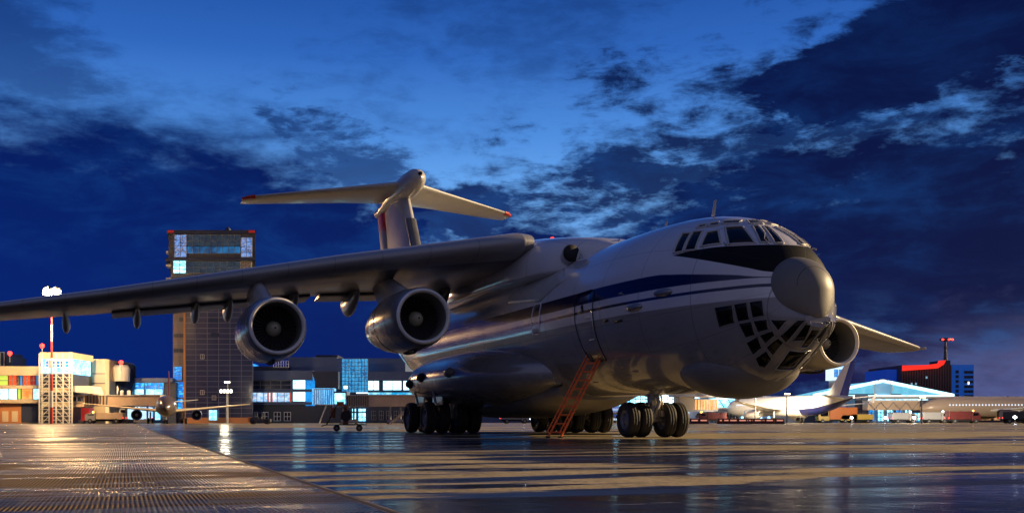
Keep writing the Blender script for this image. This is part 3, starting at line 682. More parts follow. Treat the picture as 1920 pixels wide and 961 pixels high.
# ---- orange crew ladder leaning at the door
lad = thing('boarding_ladder', 'orange metal ladder leaning up to the crew door of the big cargo jet', 'ladder', (8.34, 24.93, 0), R(90)+TH)
A0, A1 = Vector((8.45,3.45,.03)), Vector((8.45,2.12,2.42))
W_ = Vector((-.20,-.12,0))
for sg in (-1, 1):
    o_ = W_*sg; r0 = MB(True); r0.tube([A0+o_, A1+o_], .034, 8); r0.tube([A0+o_+Vector((0,.05,.12)), A1+o_+Vector((0,.06,.10))], .020, 6)
    for i in range(12):
        p = A0.lerp(A1, .04+i*.082)+o_; r0.tube([p, p+Vector((0,.055+(.04 if i%2 else 0),.11))], .012, 5)
    r0.build('rail', M_orange, lad)
    MB(True).tube([A0+o_+Vector((0,-.04,-.0)), A0+o_+Vector((0,.08,-.0))], .035, 8).build('foot', M_seal, lad)
for i in range(9):
    p = A0.lerp(A1, .06+i*.11); MB(True).tube([p-W_, p+W_], .024, 8).build('rung', M_orange, lad)
# small stencil marks, static ports and service panels on the lower nose
for s_, z_, a_, b_ in ((7.2,2.1,.16,.05),(6.7,1.95,.15,.05),(7.3,1.85,.13,.05),(9.9,1.75,.18,.03),(6.3,3.35,.22,.03),(7.0,3.42,.14,.04)):
    yy = fw(s_)*math.sqrt(max(.05, 1-((z_-fz_m(s_))/(fz_m(s_)-fz_b(s_)))**2))
    for mir in (1, -1):
        panel('service_panel', [(s_-a_,yy,z_-b_),(s_+a_,yy,z_-b_),(s_+a_,yy,z_+b_),(s_-a_,yy,z_+b_)], .006, M_grey if z_ < 3 else M_seal, fus, mir < 0, cuts=1)
# ================================================================== the airport behind
def fx(px, D): return (px-CX)/F*D
def fz(py, D): return max(0.0, HC+(HOR-py)/F*D)
def blk(mb, x0, x1, y0, y1, D, dep, mi=0):      # a box whose front face stands D metres away
    mb.box(fx(x0, D), fx(x1, D), D, D+dep, 0.0 if y1 is None else fz(y1, D), fz(y0, D), mi); return mb
def bld(name, label, cat, px, D): return thing(name, label, cat, (fx(px, D), D, 0))
def part(name, mb, mat, root, bevel=0, **k_):
    """build in world coordinates, then hang under the thing"""
    o = mb.build(name, mat, root, bevel); M = root
    off = Vector((0,0,0)); r_ = root
    while r_ is not None: off += Vector(r_.location); r_ = r_.parent
    o.matrix_parent_inverse = Matrix.Identity(4)
    me = o.data
    for v in me.vertices: v.co = v.co - off
    return o
def P1(name, root, mat, *a, **k_):
    return part(name, blk(MB(), *a), mat, root)
C_cream = pmat('cream_cladding', (.62,.50,.33), .6, var=.08, vscale=.4)
C_orange = pmat('orange_cladding', (.50,.20,.07), .6, var=.1, vscale=.4)
C_gray = pmat('grey_cladding', (.08,.12,.24), .5, var=.12, vscale=.3)
C_dgray = pmat('dark_cladding', (.03,.038,.07), .5, var=.15, vscale=.3)
C_dglass = pmat('dark_glazing', (.012,.02,.05), .12, var=.2, vscale=.6)
C_bglass = lit('blue_glazing', ((.0,.055,.26),(.0,.18,.60),(.05,.5,.95)), 1.7, (1,1,.6), .35)
C_cyan = lit('cyan_lit_glazing', ((.10,.62,1.0),(.45,.92,1.0),(.02,.30,.65)), 2.1, (1,1,1.6), .5)
C_white = lit('white_lit_glazing', ((.35,.85,1.0),(.75,1.0,1.0),(.20,.65,.95)), 1.9, (1,1,1.4), .5)
C_hall = lit('hall_interior', ((.02,.30,.62),(.50,.75,.95),(.70,.22,.15)), 1.0, (1,1,2.2), .7)
C_wstr = pmat('white_steel', (.62,.60,.56), .45)
C_gstr = pmat('grey_steel', (.25,.25,.27), .45, .3)
C_red = pmat('red_band', (.45,.03,.015), .5)
C_conc = pmat('beige_concrete', (.40,.32,.22), .7, var=.1, vscale=.5)
def emi(name, col, s_): return pmat(name, tuple(c*.2 for c in col), .4, emit=col, es=s_)
E_warm = emi('lamp_glow_warm', (1,.80,.48), 18); E_pole = emi('lamp_glow_pole', (1,.78,.45), 7); E_white = emi('lamp_glow_white', (1,.95,.85), 30); E_red = emi('obstruction_red', (1,.03,.02), 5)
E_cold = emi('lamp_glow_cold', (.7,.85,1), 25); E_or = emi('beacon_orange', (1,.42,.05), 14)
def point(px, py, D, energy, col, rad=.8, dy=-1.5):
    l = bpy.data.lights.new('lamp_light', 'POINT'); l.energy = energy; l.color = col; l.shadow_soft_size = rad
    o = bpy.data.objects.new('lamp_light', l); COL.objects.link(o); p = at(px, py, D); o.location = (p[0], p[1]+dy, p[2])
    return o
def flood(px, py, D, energy, col, aim, size=140):
    l = bpy.data.lights.new('floodlight_beam', 'SPOT'); l.energy = energy; l.color = col; l.shadow_soft_size = .4; l.spot_size = R(size); l.spot_blend = .6
    o = bpy.data.objects.new('floodlight_beam', l); COL.objects.link(o); p = at(px, py, D); o.location = (p[0], p[1]+.6, p[2]); o.rotation_euler = (-Vector(aim)).to_track_quat('Z', 'Y').to_euler()
    return o
def grid_frame(mb, x0, x1, y0, y1, D, nx, ny, t=.12, proud=.15):
    X0, X1, Z0, Z1 = fx(x0, D), fx(x1, D), 0 if y1 is None else fz(y1, D), fz(y0, D)
    for i in range(nx+1):
        x = X0+(X1-X0)*i/nx; mb.box(x-t/2, x+t/2, D-proud, D-.02, Z0, Z1)
    for j in range(ny+1):
        z = Z0+(Z1-Z0)*j/ny; mb.box(X0-t/2, X1+t/2, D-proud-.03, D-.05, z-t/2, z+t/2)
    return mb
def window(root, x0, x1, y0, y1, D, mat, nx=1, ny=1, fm=None, t=.12, name='window'):
    g_ = part(name, blk(MB(), x0, x1, y0, y1, D-.06, .05), mat, root)
    f_ = part('window_frame', grid_frame(MB(), x0, x1, y0, y1, D-.08, nx, ny, t), fm or C_gstr, root)
    f_.parent = g_; return g_
def obst(px, py, D, label):
    o = bld('obstruction_light', label, 'warning light', px, D); c = at(px, py, D)
    b_ = MB(True).revolve([(-.42,.001),(-.36,.24),(0,.42),(.30,.33),(.45,.001)], c, 'z', 14); part('lens', b_, E_red, o)
    part('stem', MB(True).tube([(c[0],c[1],c[2]-1.6),(c[0],c[1],c[2]-.4)], .08, 6), C_gstr, o)
# --- left terminal block with coloured panels
D = 190
t = bld('terminal_block', 'leftmost terminal wing with red, green and orange panels behind glass and a cream roof band', 'building', 20, D)
P1('wall', t, C_conc, -60, 75, 703, None, D, 22); P1('roof_band', t, C_cream, -60, 75.5, 686, 703, D-.6, 23)
panels = [(-60,-20,'g'),(-20,16,'l'),(16,32,'r'),(32,37,'w'),(37,43,'b'),(43,58,'r'),(58,68,'d'),(68,75,'b')]
pc = {'g': emi('green_panel', (.25,.45,.10), .9), 'l': emi('lime_panel', (.50,.62,.08), 1.0), 'r': emi('red_panel', (.85,.08,.02), .95), 'w': C_cream, 'b': emi('blue_panel', (.03,.25,.60), 1.0), 'd': emi('maroon_panel', (.30,.03,.02), .8), 'o': lit('orange_panel', ((.9,.20,.03),(1.0,.45,.10),(.9,.12,.02)), 1.0)}
for a, b_, c_ in panels: window(t, a, b_, 703, 722, D, pc[c_], 2, 2, C_gstr, .1, 'panel')
P1('ledge', t, C_cream, -60, 75.3, 722, 728, D-.8, 1.5)
for a, b_, c_ in [(-60,0,C_white),(0,33,C_white),(33,40,pc['l']),(40,62,pc['o']),(62,75,C_cyan)]: window(t, a, b_, 728, 748, D, c_, max(1,int((b_-a)/14)), 1, C_gstr, .12)
P1('ledge', t, C_cream, -60, 75.4, 748, 755, D-.8, 1.5)
P1('cladding', t, C_orange, -60, 40, 755, None, D-.15, .1); P1('gate_door', t, C_dgray, 40, 75, 757, 790, D-.2, .1)
for a in (4, 22): P1('door', t, C_cream, a, a+11, 770, 790, D-.25, .1)
rm = bld('rooftop_plant', 'grey rooftop plant screen above the leftmost terminal wing', 'plant room', 2, D+6)
P1('wall', rm, C_dglass, -60, 8, 660, 690, D+6, 8); part('screen_frame', grid_frame(MB(), -60, 8, 660, 686, D+6, 9, 1, .15), C_gstr, rm)
P1('side_wall', rm, C_dglass, 8, 24, 668, 688, D+7, 6)
obst(18.5, 662, D+3, 'red warning light above the leftmost terminal roof')
obst(79, 648, D-5, 'red warning light on top of the scaffold stair tower')
obst(227, 679, D+6, 'red warning light on the dark glass block beside the orange block')
P1('far_wall', t, C_conc, -1250, -60, 703, None, D, 22); P1('far_roof_band', t, C_cream, -1250, -60, 686, 703, D-.6, 23)
for i in range(17):
    a = -1240+i*70; window(t, a, a+62, 703, 722, D, (C_bglass, C_cyan, C_cyan)[i % 3], 4, 2, C_gstr, .14)
    window(t, a, a+62, 728, 750, D, (C_cyan, pc['o'], C_bglass, C_cyan)[i % 4], 4, 1, C_gstr, .14)
# --- stair tower in scaffolding
D = 184
t = bld('stair_tower', 'cream topped glass stair tower wrapped in white lattice scaffolding', 'tower', 105, D)
P1('wall', t, C_dgray, 78, 132, 700, None, D+.6, 9); P1('roof_cap', t, C_cream, 75, 136, 660, 672, D, 10)
P1('glazed_room', t, C_cyan, 77, 135, 672, 700, D+.4, 9); window(t, 86, 131, 676, 688, D+.3, C_bglass, 5, 2, C_wstr, .12)
for yy in (735, 762): P1('lit_landing', t, lit('landing_lit', ((.5,.28,.08),(.9,.62,.25),(.2,.10,.05)), .8), 80, 131, yy-9, yy, D+.5, .1)
fr_ = MB()
for xx in (75, 80, 93, 106, 119, 131, 136):
    X0 = fx(xx, D); fr_.box(X0-.10, X0+.10, D-.3, D-.1, 0, fz(662, D))
for i in range(15):
    z0 = fz(700, D)*i/14; fr_.box(fx(75,D), fx(136,D), D-.35, D-.15, z0-.05, z0+.05)
    if i < 14 and i % 2 == 0:
        z1 = fz(700, D)*(i+2)/14
        for a, b_ in ((80,93),(119,106),(131,119)): fr_.tube([(fx(a,D),D-.4,z0),(fx(b_,D),D-.4,min(z1, fz(700,D)))], .06, 5)
part('scaffolding', fr_, C_wstr, t)
# --- orange and cream block, dark curved glass, low glass wing
D = 196
t = bld('orange_block', 'windowless block half orange and half cream beside the stair tower', 'building', 170, D)
P1('wall', t, C_orange, 138, 173, 672, None, D, 16); P1('cream_wall', t, C_cream, 173, 198, 672.3, None, D-.3, 16.5)
part('joint', MB().box(fx(173,D), fx(198,D), D-.36, D-.31, fz(700,D)-.06, fz(700,D)+.06).box(fx(173,D), fx(198,D), D-.36, D-.31, fz(718,D)-.06, fz(718,D)+.06), C_dgray, t)
part('curved_glass', MB(True).loft([[(fx(136+14*math.sin(u*1.5), D), D-.3-2.5*math.cos(u*1.5), z) for z in (0, fz(676, D))] for u in [i/8 for i in range(9)]], cap=False, closed=False), C_dglass, t)
t = bld('glass_rotunda', 'dark rounded glass block with a white curved end beside the cream wall', 'building', 214, D+4)
m_ = MB(True).revolve([(0,3.0),(fz(684,D+4),3.0),(fz(680,D+4),2.6),(fz(680,D+4)+.05,.01)], (fx(212,D+4),D+8,0), 'z', 32); part('glass_drum', m_, C_dglass, t)
m_ = MB(True).revolve([(fz(714,D+4),1.5),(fz(690,D+4),1.6),(fz(684,D+4),1.2),(fz(683,D+4),.01)], (fx(226,D+4),D+4.5,0), 'z', 24); part('white_end', m_, C_wstr, t)
t = bld('glass_wing', 'low blue lit glass wing between the orange block and the tall control tower', 'building', 260, D+4)
D = 204
P1('wall', t, C_dgray, 200, 330, 716, None, D, 14); P1('roof_band', t, C_gray, 232, 324, 708, 716, D-.5, 15)
for i, (a, b_) in enumerate(((204,236),(236,271),(271,307))): window(t, a, b_, 717, 739, D, C_bglass, 4, 3, C_gstr, .1); 
for i, (a, b_) in enumerate(((206,218),(240,270),(274,305))): window(t, a, b_, 729, 739, D-.3, C_cyan, 2, 1, C_gstr, .1)
for i in range(6): P1('lit_doorway', t, C_cyan if i % 2 else C_bglass, 196+i*19, 205+i*19, 762, 786, D-.2, .1)
# --- tall tower
D = 205
t = bld('control_tower', 'tall dark control tower with gridded cladding and a wider glazed head', 'tower', 400, D)
part('shaft', MB().prism([(fx(345,D),D),(fx(473,D),D),(fx(471,D+18),D+18),(fx(352,D+18),D+18)], 0, fz(545,D), 'z'), pmat('tower_cladding', (.022,.027,.08), .22, var=.15, vscale=.5, coat=.2), t)
P1('stair_side', t, pmat('tower_side_cladding', (.09,.06,.07), .4, var=.2, vscale=.5), 325, 345, 545, None, D+.5, 14)
part('cladding_grid', grid_frame(grid_frame(MB(), 346, 474, 545, 784, D, 6, 24, .10, .08), 325, 345, 545, 784, D+.5, 2, 12, .10, .08), pmat('grid_rail', (.11,.12,.18), .4), t)
P1('corner_rail', t, C_orange, 344, 348, 545, 788, D-.2, .3); P1('plinth', t, C_orange, 346, 476, 782, None, D-.3, .25)
for a, b_, c0, c1 in ((326,341,687,712),(326,345,715,745),(324,343,747,768)): window(t, a, b_, c0, c1, D+.4, C_bglass, 2, 3, C_gstr, .08)
for x_, y_ in ((376,664),(376,731),(398,741)): window(t, x_, x_+7, y_, y_+8, D, C_dglass, 2, 1, C_wstr, .06)
for x_, y_ in ((336,595),(336,625),(326,625),(336,653),(326,653),(393,597),(395,624)): P1('dark_pane', t, C_dglass, x_, x_+ (9 if x_ < 350 else 16), y_, y_+7, D-.14 if x_ > 345 else D+.36, .03)
window(t, 392, 407, 768, 787, D-.3, C_cyan, 2, 2, C_wstr, .1, 'entrance_door')
# head
hd = part('tower_head', MB().prism([(fx(320,D-3),D-3),(fx(478,D-3),D-3),(fx(476,D+18),D+18),(fx(330,D+18),D+18)], fz(545,D-3), fz(488,D-3), 'z').prism([(fx(316,D-3.6),D-3.6),(fx(479,D-3.6),D-3.6),(fx(477,D+19),D+19),(fx(326,D+19),D+19)], fz(484,D-3), fz(438,D-3), 'z'), pmat('tower_head_cladding', (.085,.08,.075), .4, var=.3, vscale=.6), t)
part('roof_slab', MB().prism([(fx(313,D-4),D-4),(fx(480,D-4),D-4),(fx(478,D+19.5),D+19.5),(fx(322,D+19.5),D+19.5)], fz(438,D-4)+.01, fz(431,D-4), 'z'), C_dgray, t); part('balcony_slab', MB().prism([(fx(311,D-4),D-4.2),(fx(479.5,D-4),D-4.2),(fx(477.5,D+19.5),D+19.5),(fx(322,D+19.5),D+19.5)], fz(488,D-4), fz(483,D-4), 'z'), C_dgray, t)
hg = lit('head_glazing', ((.006,.008,.010),(.035,.040,.038),(.0,.05,.14)), .8, (1,1,2.5), .9)
window(t, 351, 451, 440, 462, D-3.65, hg, 9, 2, C_gstr, .07, 'head_glazing'); window(t, 351, 451, 462, 475, D-3.65, lit('head_lit', ((.005,.03,.10),(.01,.16,.42),(.03,.05,.07)), .8, (1,1,1), .5), 9, 1, C_gstr, .07, 'head_glazing')
window(t, 350, 451, 490, 512, D-3.1, hg, 8, 2, C_gstr, .07, 'head_glazing')
sp = lit('corner_lattice', ((.01,.04,.16),(.10,.32,.85),(.75,.55,.38)), .8, (1,1,1), 1.3)
for a, b_, c0, c1 in ((327,350,440,482),(452,473,445,482)): window(t, a, b_, c0, c1, D-3.7, sp, 2, 4, C_gstr, .09, 'corner_glazing')
window(t, 325, 349, 488, 512, D-3.2, C_cyan, 2, 3, C_gstr, .1, 'corner_glazing'); window(t, 452, 472, 490, 510, D-3.2, pmat('pale_lattice', (.35,.28,.22), .4), 3, 4, C_wstr, .08, 'corner_glazing')
window(t, 392, 470, 553, 566, D-.1, C_cyan, 6, 1, C_gstr, .1)
for yy in (470, 495, 520): P1('balcony', t, C_wstr, 311, 322, yy, yy+5, D-2, 3)
for x_ in (318, 470): P1('roof_light_band', t, pmat('roof_red_glow', (.1,.01,.01), .5, emit=(.5,.02,.01), es=.35), x_-4, x_+8, 431.5, 436, D-4.1, .05)
part('roof_aerial', MB(True).revolve([(0,.5),(.6,.55),(1.0,.3),(1.2,.01)], (fx(421,D),D+3,fz(431,D)), 'z', 16), C_dgray, t)
# floodlight mast standing before it
def mast(px, py, D, label, redwhite=False, mat=E_warm, head=1.0, h0=None, grp=None):
    o = bld('floodlight_mast', label, 'floodlight mast', px, D)
    if grp: o['group'] = grp
    X0 = fx(px, D); Zt = fz(py, D); n = 8
    if redwhite:
        for i in range(n):
            r0, r1 = .26-.16*i/n, .26-.16*(i+1)/n; m_ = MB(True).tube([(X0,D,Zt*i/n),(X0,D,Zt*(i+1)/n)], [r0, r1], 10)
            part('pole_band', m_, C_red if i % 2 == 0 else C_wstr, o)
    else: part('pole', MB(True).tube([(X0,D,0),(X0,D,Zt)], [.16,.08], 8), C_gstr, o)
    if redwhite:
        part('lamp_ring', MB(True).revolve([(-.12,1.0),(0,1.15),(.12,1.0),(0,.85),(-.12,1.0)], (X0,D,Zt), 'z', 20), C_gstr, o)
        for i in range(10):
            a_ = 2*math.pi*i/10; cx_, cy_ = X0+1.15*math.cos(a_), D+1.15*math.sin(a_)
            h_ = part('floodlight', MB(True).revolve([(-.05,.30),(.35,.25),(.45,.01)], (cx_,cy_,Zt+(.35 if i%2 else -.2)), 'z', 12), C_gstr, o)
            part('lens', MB(True).revolve([(-.42,.01),(-.32,.26),(-.055,.36)], (cx_,cy_,Zt+(.35 if i%2 else -.2)), 'z', 14), mat, o).parent = h_
        return o
    part('crossbar', MB().box(X0-head, X0+head, D-.1, D+.1, Zt-.1, Zt+.1), C_gstr, o)
    for q_ in (-.75, -.25, .25, .75):
        h_ = part('floodlight', MB().box(X0+q_*head*1.1-.18*head, X0+q_*head*1.1+.18*head, D-.45, D-.1, Zt-.05*head, Zt+.45*head), C_gstr, o)
        part('lens', MB().box(X0+q_*head*1.1-.16*head, X0+q_*head*1.1+.16*head, D-.50, D-.455, Zt-.02*head, Zt+.42*head), mat, o).parent = h_
    return o
mast(97, 547, 176, 'tall red and white banded mast with the brightest floodlights, left of the tower', True, head=1.6)
point(97, 550, 176, 24000, (1,.58,.24), 1.2); flood(97, 560, 172, 26000, (1,.66,.30), (-.5,1,-.7), 100)
mast(425, 735, 196, 'pair of bright white floodlights in front of the gridded tower', False, emi('lamp_glow_bright', (1,.93,.75), 14), 1.1)
point(425, 730, 192, 1000, (1,.85,.6), .7)
mast(427, 717, 200, 'smaller floodlight just above the bright pair before the gridded tower', False, emi('lamp_glow_bright', (1,.93,.75), 60), .5)
# --- blue stair shaft and centre terminal
D = 212
t = bld('stair_shaft', 'narrow blue lit glass shaft joining the tower to the centre terminal', 'building', 458, D)
P1('glazing', t, lit('shaft_blue', ((.0,.10,.42),(.0,.26,.80),(.1,.6,.95)), 1.3, (1,1,.5), .4), 446, 469, 680, None, D, 8)
for yy in (687, 712, 738): window(t, 458.5, 468, yy, yy+9, D-.1, C_white, 1, 1, C_gstr, .1)
t = bld('centre_terminal', 'long grey and blue centre terminal with lit windows right of the tower', 'building', 600, D)
P1('wall', t, C_dgray, 469, 800, 712, None, D, 30); P1('roof_band', t, C_gray, 469, 586, 694, 712, D-.8, 31)
P1('upper_wall', t, C_gray, 541, 632, 669, 698, D+4, 26); P1('upper_wall', t, C_gray, 632, 760, 671, 713, D+3, 26); P1('roof_box', t, C_dgray, 592, 633, 665, 669, D+8, 10)
P1('terrace', t, C_dgray, 469, 541, 686, 694, D+2, 20)
part('terrace_railing', grid_frame(MB(), 513, 541, 676, 688, D+1, 6, 2, .08), C_wstr, t)
window(t, 469, 546, 713, 729, D, C_dglass, 4, 2, C_gstr, .12); window(t, 469, 546, 735, 753, D, C_hall, 6, 1, C_wstr, .12)
for x_ in (501, 508, 543): P1('red_pillar', t, emi('pillar_red', (.55,.05,.03), .6), x_, x_+3, 735, 753, D-.25, .1)
P1('ledge', t, C_gray, 469, 586, 729, 734, D-.6, .6); P1('ledge', t, C_gray, 469, 586, 753, 758, D-.6, .6)
for c0, c1 in ((710,729),(733,752)): window(t, 549, 573, c0, c1, D-.15, C_white, 1, 1, C_gstr, .12)
for i, x_ in enumerate((471, 491, 514, 533)): window(t, x_, x_+12, 772, 788, D, C_dglass, 2, 2, C_wstr, .14)
P1('blue_lit_pier', t, lit('pier_blue_light', ((.0,.08,.28),(.0,.2,.55),(.05,.3,.7)), 1.3), 573, 590, 706, 760, D-.4, .4)  # blue floodlight on the pier put in as a glow of its surface
m_ = MB().prism([(fx(592,D),fz(698,D)),(fx(640,D),fz(698,D)),(fx(640,D),fz(730,D)),(fx(600,D),fz(724,D))], D-5, D-1); part('slanted_bay', m_, C_dgray, t)
window(t, 641, 690, 672, 735, D-.5, lit('stair_glass', ((.0,.06,.20),(.02,.20,.42),(.10,.35,.50)), 1.3, (1,1,.6), .5), 8, 9, C_gstr, .10, 'glazed_stair')
window(t, 644, 652, 722, 729, D-.8, C_white, 1, 1, C_gstr, .08)
P1('roof_band', t, C_gray, 690, 800, 696, 712, D-.7, 1); 
for a, b_ in ((690,711),(718,753),(756,800)): window(t, a, b_, 713, 731, D-.1, C_white, 2, 1, C_gstr, .12)
P1('lit_soffit', t, lit('soffit', ((.0,.35,.7),(.35,.85,1),(.0,.2,.5)), .9), 690, 800, 735, 739, D-.3, .2)
for a, b_ in ((660,668),(672,686)): window(t, a, b_, 765, 789, D-.2, C_cyan, 2, 3, C_gstr, .12)
for i in range(5): window(t, 697+i*14, 705+i*14, 770, 786, D, C_dglass, 2, 2, C_gstr, .1)
# --- jet bridges
C_bridge = pmat('bridge_cladding', (.50,.37,.26), .5, var=.12, vscale=.4); C_bel = pmat('bellows_rubber', (.10,.10,.12), .6)
def jet_bridge(label, x0, x1, y0, y1, D, cab, sup, mat, ribs=None, truss=False):
    t = bld('jet_bridge', label, 'jet bridge', (x0+x1)/2, D); t['group'] = 'passenger jet bridges'
    P1('tunnel', t, mat, x0, x1, y0, y1, D, 3); P1('tunnel_edge', t, C_wstr, x0, x1, y0-1.2, y0, D-.2, 3.4)
    if cab: P1('cabin', t, cab[4], cab[0], cab[1], cab[2], cab[3], D-1, 5)
    if cab: window(t, cab[0]+2, cab[1]-2, cab[2]+3, cab[2]+(cab[3]-cab[2])*.55, D-1, C_dglass, 2, 1, C_gstr, .1)
    for s_ in sup:
        m_ = MB(); X0 = fx(s_, D); zt_ = fz(y1, D); m_.tube([(X0-.9,D+1.5,.3),(X0-.9,D+1.5,zt_)], .18, 8); m_.tube([(X0+.9,D+1.5,.3),(X0+.9,D+1.5,zt_)], .18, 8); m_.box(X0-1.4, X0+1.4, D+1, D+2, .2, .7)
        l_ = part('support_leg', m_, C_gstr, t)
        part('wheel', MB(True).tube([(X0-1.5,D+1.5,.4),(X0-1.1,D+1.5,.4)], .4, 12).tube([(X0+1.1,D+1.5,.4),(X0+1.5,D+1.5,.4)], .4, 12), M_tyre, t).parent = l_
    if ribs:
        m_ = MB()
        for i in range(ribs[2]):
            X0 = fx(ribs[0]+(ribs[1]-ribs[0])*i/(ribs[2]-1), D); m_.box(X0-.07, X0+.07, D-.25, D-.05, fz(y1, D), fz(y0, D))
        part('bellows_ribs', m_, C_wstr if ribs[3] else C_bel, t)
    if truss:
        m_ = MB()
        n_ = int((x1-x0)/22)
        for i in range(n_):
            a = fx(x0+(x1-x0)*i/n_, D); b_ = fx(x0+(x1-x0)*(i+1)/n_, D); m_.tube([(a,D-.3,fz(y0+2,D)),((a+b_)/2,D-.3,fz(y1-1,D)),(b_,D-.3,fz(y0+2,D))], .10, 5)
        part('truss', m_, C_gstr, t)
    return t
b1 = jet_bridge('long beige jet bridge at the left with a peaked cabin roof', 150, 300, 741, 760, 187, (131,158,740,762,C_bridge), (138,222,262), C_bridge, (153,200,9,False))
m_ = MB().prism([(fx(130,186),fz(733,186)),(fx(142,186),fz(723,186)),(fx(174,186),fz(723,186)),(fx(180,186),fz(738,186))], 185, 190); part('cabin_roof', m_, C_wstr, b1)
for x_ in (225, 238): part('roof_beacon', MB(True).revolve([(0,.3),(.9,.3),(1.0,.01)], (fx(x_,187),188,fz(741,187)), 'z', 10), C_wstr, b1)
P1('red_cabinet', b1, emi('cabinet_red', (.6,.03,.02), .35), 152, 168, 764, 788, 187.5, 2)
b2 = jet_bridge('peach jet bridge with wire ribs near the main wheels at the centre', 652, 800, 741, 761, 186, (626,650,733,762,C_gray), (652,740), C_bridge, (656,690,9,False))
window(b2, 627, 648, 736, 757, 184.8, C_cyan, 1, 1, C_gstr, .1); P1('bellows', b2, lit('bellows_blue_light', ((.0,.10,.35),(.10,.45,.8),(.3,.7,.95)), 1.3, (3,1,.3), 1.0), 585, 626, 727, 758, 187, 3)  # bellows glow by emission, standing in for blue floodlight on them
part('bellows_ribs', grid_frame(MB(), 590, 626, 729, 758, 186.9, 9, 1, .14), C_wstr, b2)
P1('tunnel_lamp_strip', b2, emi('strip_white', (.8,.95,1), 1.6), 668, 690, 735, 737, 185.8, .2)
part('brace', MB().tube([(fx(597,186),187,0),(fx(611,186),187,fz(758,186))], .12, 6), C_wstr, b2)
# small steps trolley behind the main wheels
t = bld('service_steps', 'small tilted service steps behind the left main wheels', 'steps', 745, 120)
m_ = MB().tube([(fx(727,120),120,.05),(fx(765,120),120,1.9)], .06, 6).tube([(fx(730,120),121,.05),(fx(768,120),121,1.9)], .06, 6); part('stringer', m_, C_bridge, t)
m_ = MB()
for i in range(7): m_.box(fx(729+5.2*i,120)-.12, fx(729+5.2*i,120)+.12, 120, 121, .15+.27*i, .19+.27*i)
part('tread', m_, C_gstr, t)
# --- terminal behind and right of the cargo aircraft
D = 250
t = bld('east_terminal', 'cyan glowing terminal hall seen under the belly of the cargo jet', 'building', 1220, D)
P1('wall', t, C_gray, 860, 1345, 737, None, D, 30); P1('roof_slab', t, C_wstr, 1040, 1345, 727, 733, D-2, 34)
window(t, 1090, 1312, 733, 762, D-.3, C_cyan, 22, 2, C_gstr, .2); window(t, 900, 1090, 740, 762, D-.3, C_bglass, 16, 2, C_gstr, .2)
part('roof_trim', blk(MB(), 1240, 1312, 722, 733, D-2.5, 2), C_white, t)
for i in range(6): P1('bay', t, C_hall if i % 2 else C_dgray, 1120+30*i, 1142+30*i, 766, 788, D-.4, .2)
D = 240
t = bld('bridge_hall', 'long cyan glazed connecting hall with slanting ribs behind the white airliner', 'building', 1430, D)
P1('glazing', t, C_cyan, 1342, 1560, 746, 763, D, 6); P1('roof_edge', t, C_wstr, 1342, 1920, 742.5, 745.5, D-.6, 7.5); P1('deck', t, C_wstr, 1342, 1560, 763, 766, D-.5, 7)
m_ = MB()
for i in range(12): m_.tube([(fx(1346+17*i,D),D-.2,fz(746,D)),(fx(1357+17*i,D),D-.2,fz(762.5,D))], .13, 5)
part('slanting_ribs', m_, C_gstr, t)
P1('lower_wall', t, C_gray, 1344, 1560, 767, None, D+2, 4); window(t, 1360, 1398, 772, 789, D+1.9, C_dglass, 6, 1, C_gstr, .12)
for x_ in (1390, 1412, 1425, 1440): P1('column', t, C_cyan if x_ != 1412 else C_wstr, x_, x_+4, 768, None, D+1.5, .4)
P1('lamp_row', t, emi('lamp_row_white', (.65,.9,1), 2.2), 1345, 1560, 745.6, 747.2, D-.75, .12)
# container-like orange lounge pieces at its left end
t = bld('boarding_pavilion', 'bright cream and orange jet bridge head just right of the nose wheels', 'jet bridge', 1300, 205); D = 205
P1('cabin', t, C_cream, 1274, 1302, 743, 768, D, 4); P1('lit_cabin', t, lit('orange_lit', ((.85,.33,.08),(1,.62,.25),(.7,.2,.05)), 1.1, (2,1,.4), .8), 1302, 1345, 748, 768, D+.5, 4)
P1('roof', t, C_wstr, 1262, 1346, 737, 743, D-.5, 5); P1('rail', t, C_wstr, 1287, 1345, 768, 771, D-.3, 4)
part('mullions', grid_frame(MB(), 1302, 1345, 748, 768, D+.4, 8, 1, .12), C_gstr, t)
part('support_leg', MB().box(fx(1264,D),fx(1267,D),D,D+.4,0,fz(743,D)).box(fx(1312,D),fx(1316,D),D,D+.4,0,fz(770,D)), C_wstr, t)
# --- pediment building
D = 262
t = bld('pediment_terminal', 'old terminal with a wide pale blue triangular pediment and round clock', 'building', 1650, D)
P1('wall', t, C_gray, 1545, 1745, 745, None, D, 25)
z0 = fz(741, D); pe = [(fx(1520,D),z0),(fx(1780,D),z0),(fx(1648,D),fz(714,D))]
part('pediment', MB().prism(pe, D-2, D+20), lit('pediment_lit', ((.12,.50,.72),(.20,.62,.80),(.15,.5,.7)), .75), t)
fr_ = MB()
for a, b_ in ((pe[0],pe[2]),(pe[1],pe[2])): fr_.tube([(a[0],D-2.3,a[1]),(b_[0],D-2.3,b_[1])], .42, 6)
fr_.box(pe[0][0], pe[1][0], D-2.7, D-2.05, z0-.35, z0+.1); part('cornice', fr_, C_white, t)
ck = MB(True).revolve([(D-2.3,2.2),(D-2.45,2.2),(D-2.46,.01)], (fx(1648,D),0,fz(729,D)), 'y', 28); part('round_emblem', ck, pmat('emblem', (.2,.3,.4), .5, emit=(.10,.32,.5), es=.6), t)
part('emblem_ring', MB(True).revolve([(D-2.45,2.2),(D-2.7,2.3),(D-2.45,2.45)], (fx(1648,D),0,fz(729,D)), 'y', 28), C_wstr, t)
P1('pediment_band', t, C_dgray, 1590, 1690, 737.5, 739.5, D-2.2, .1)
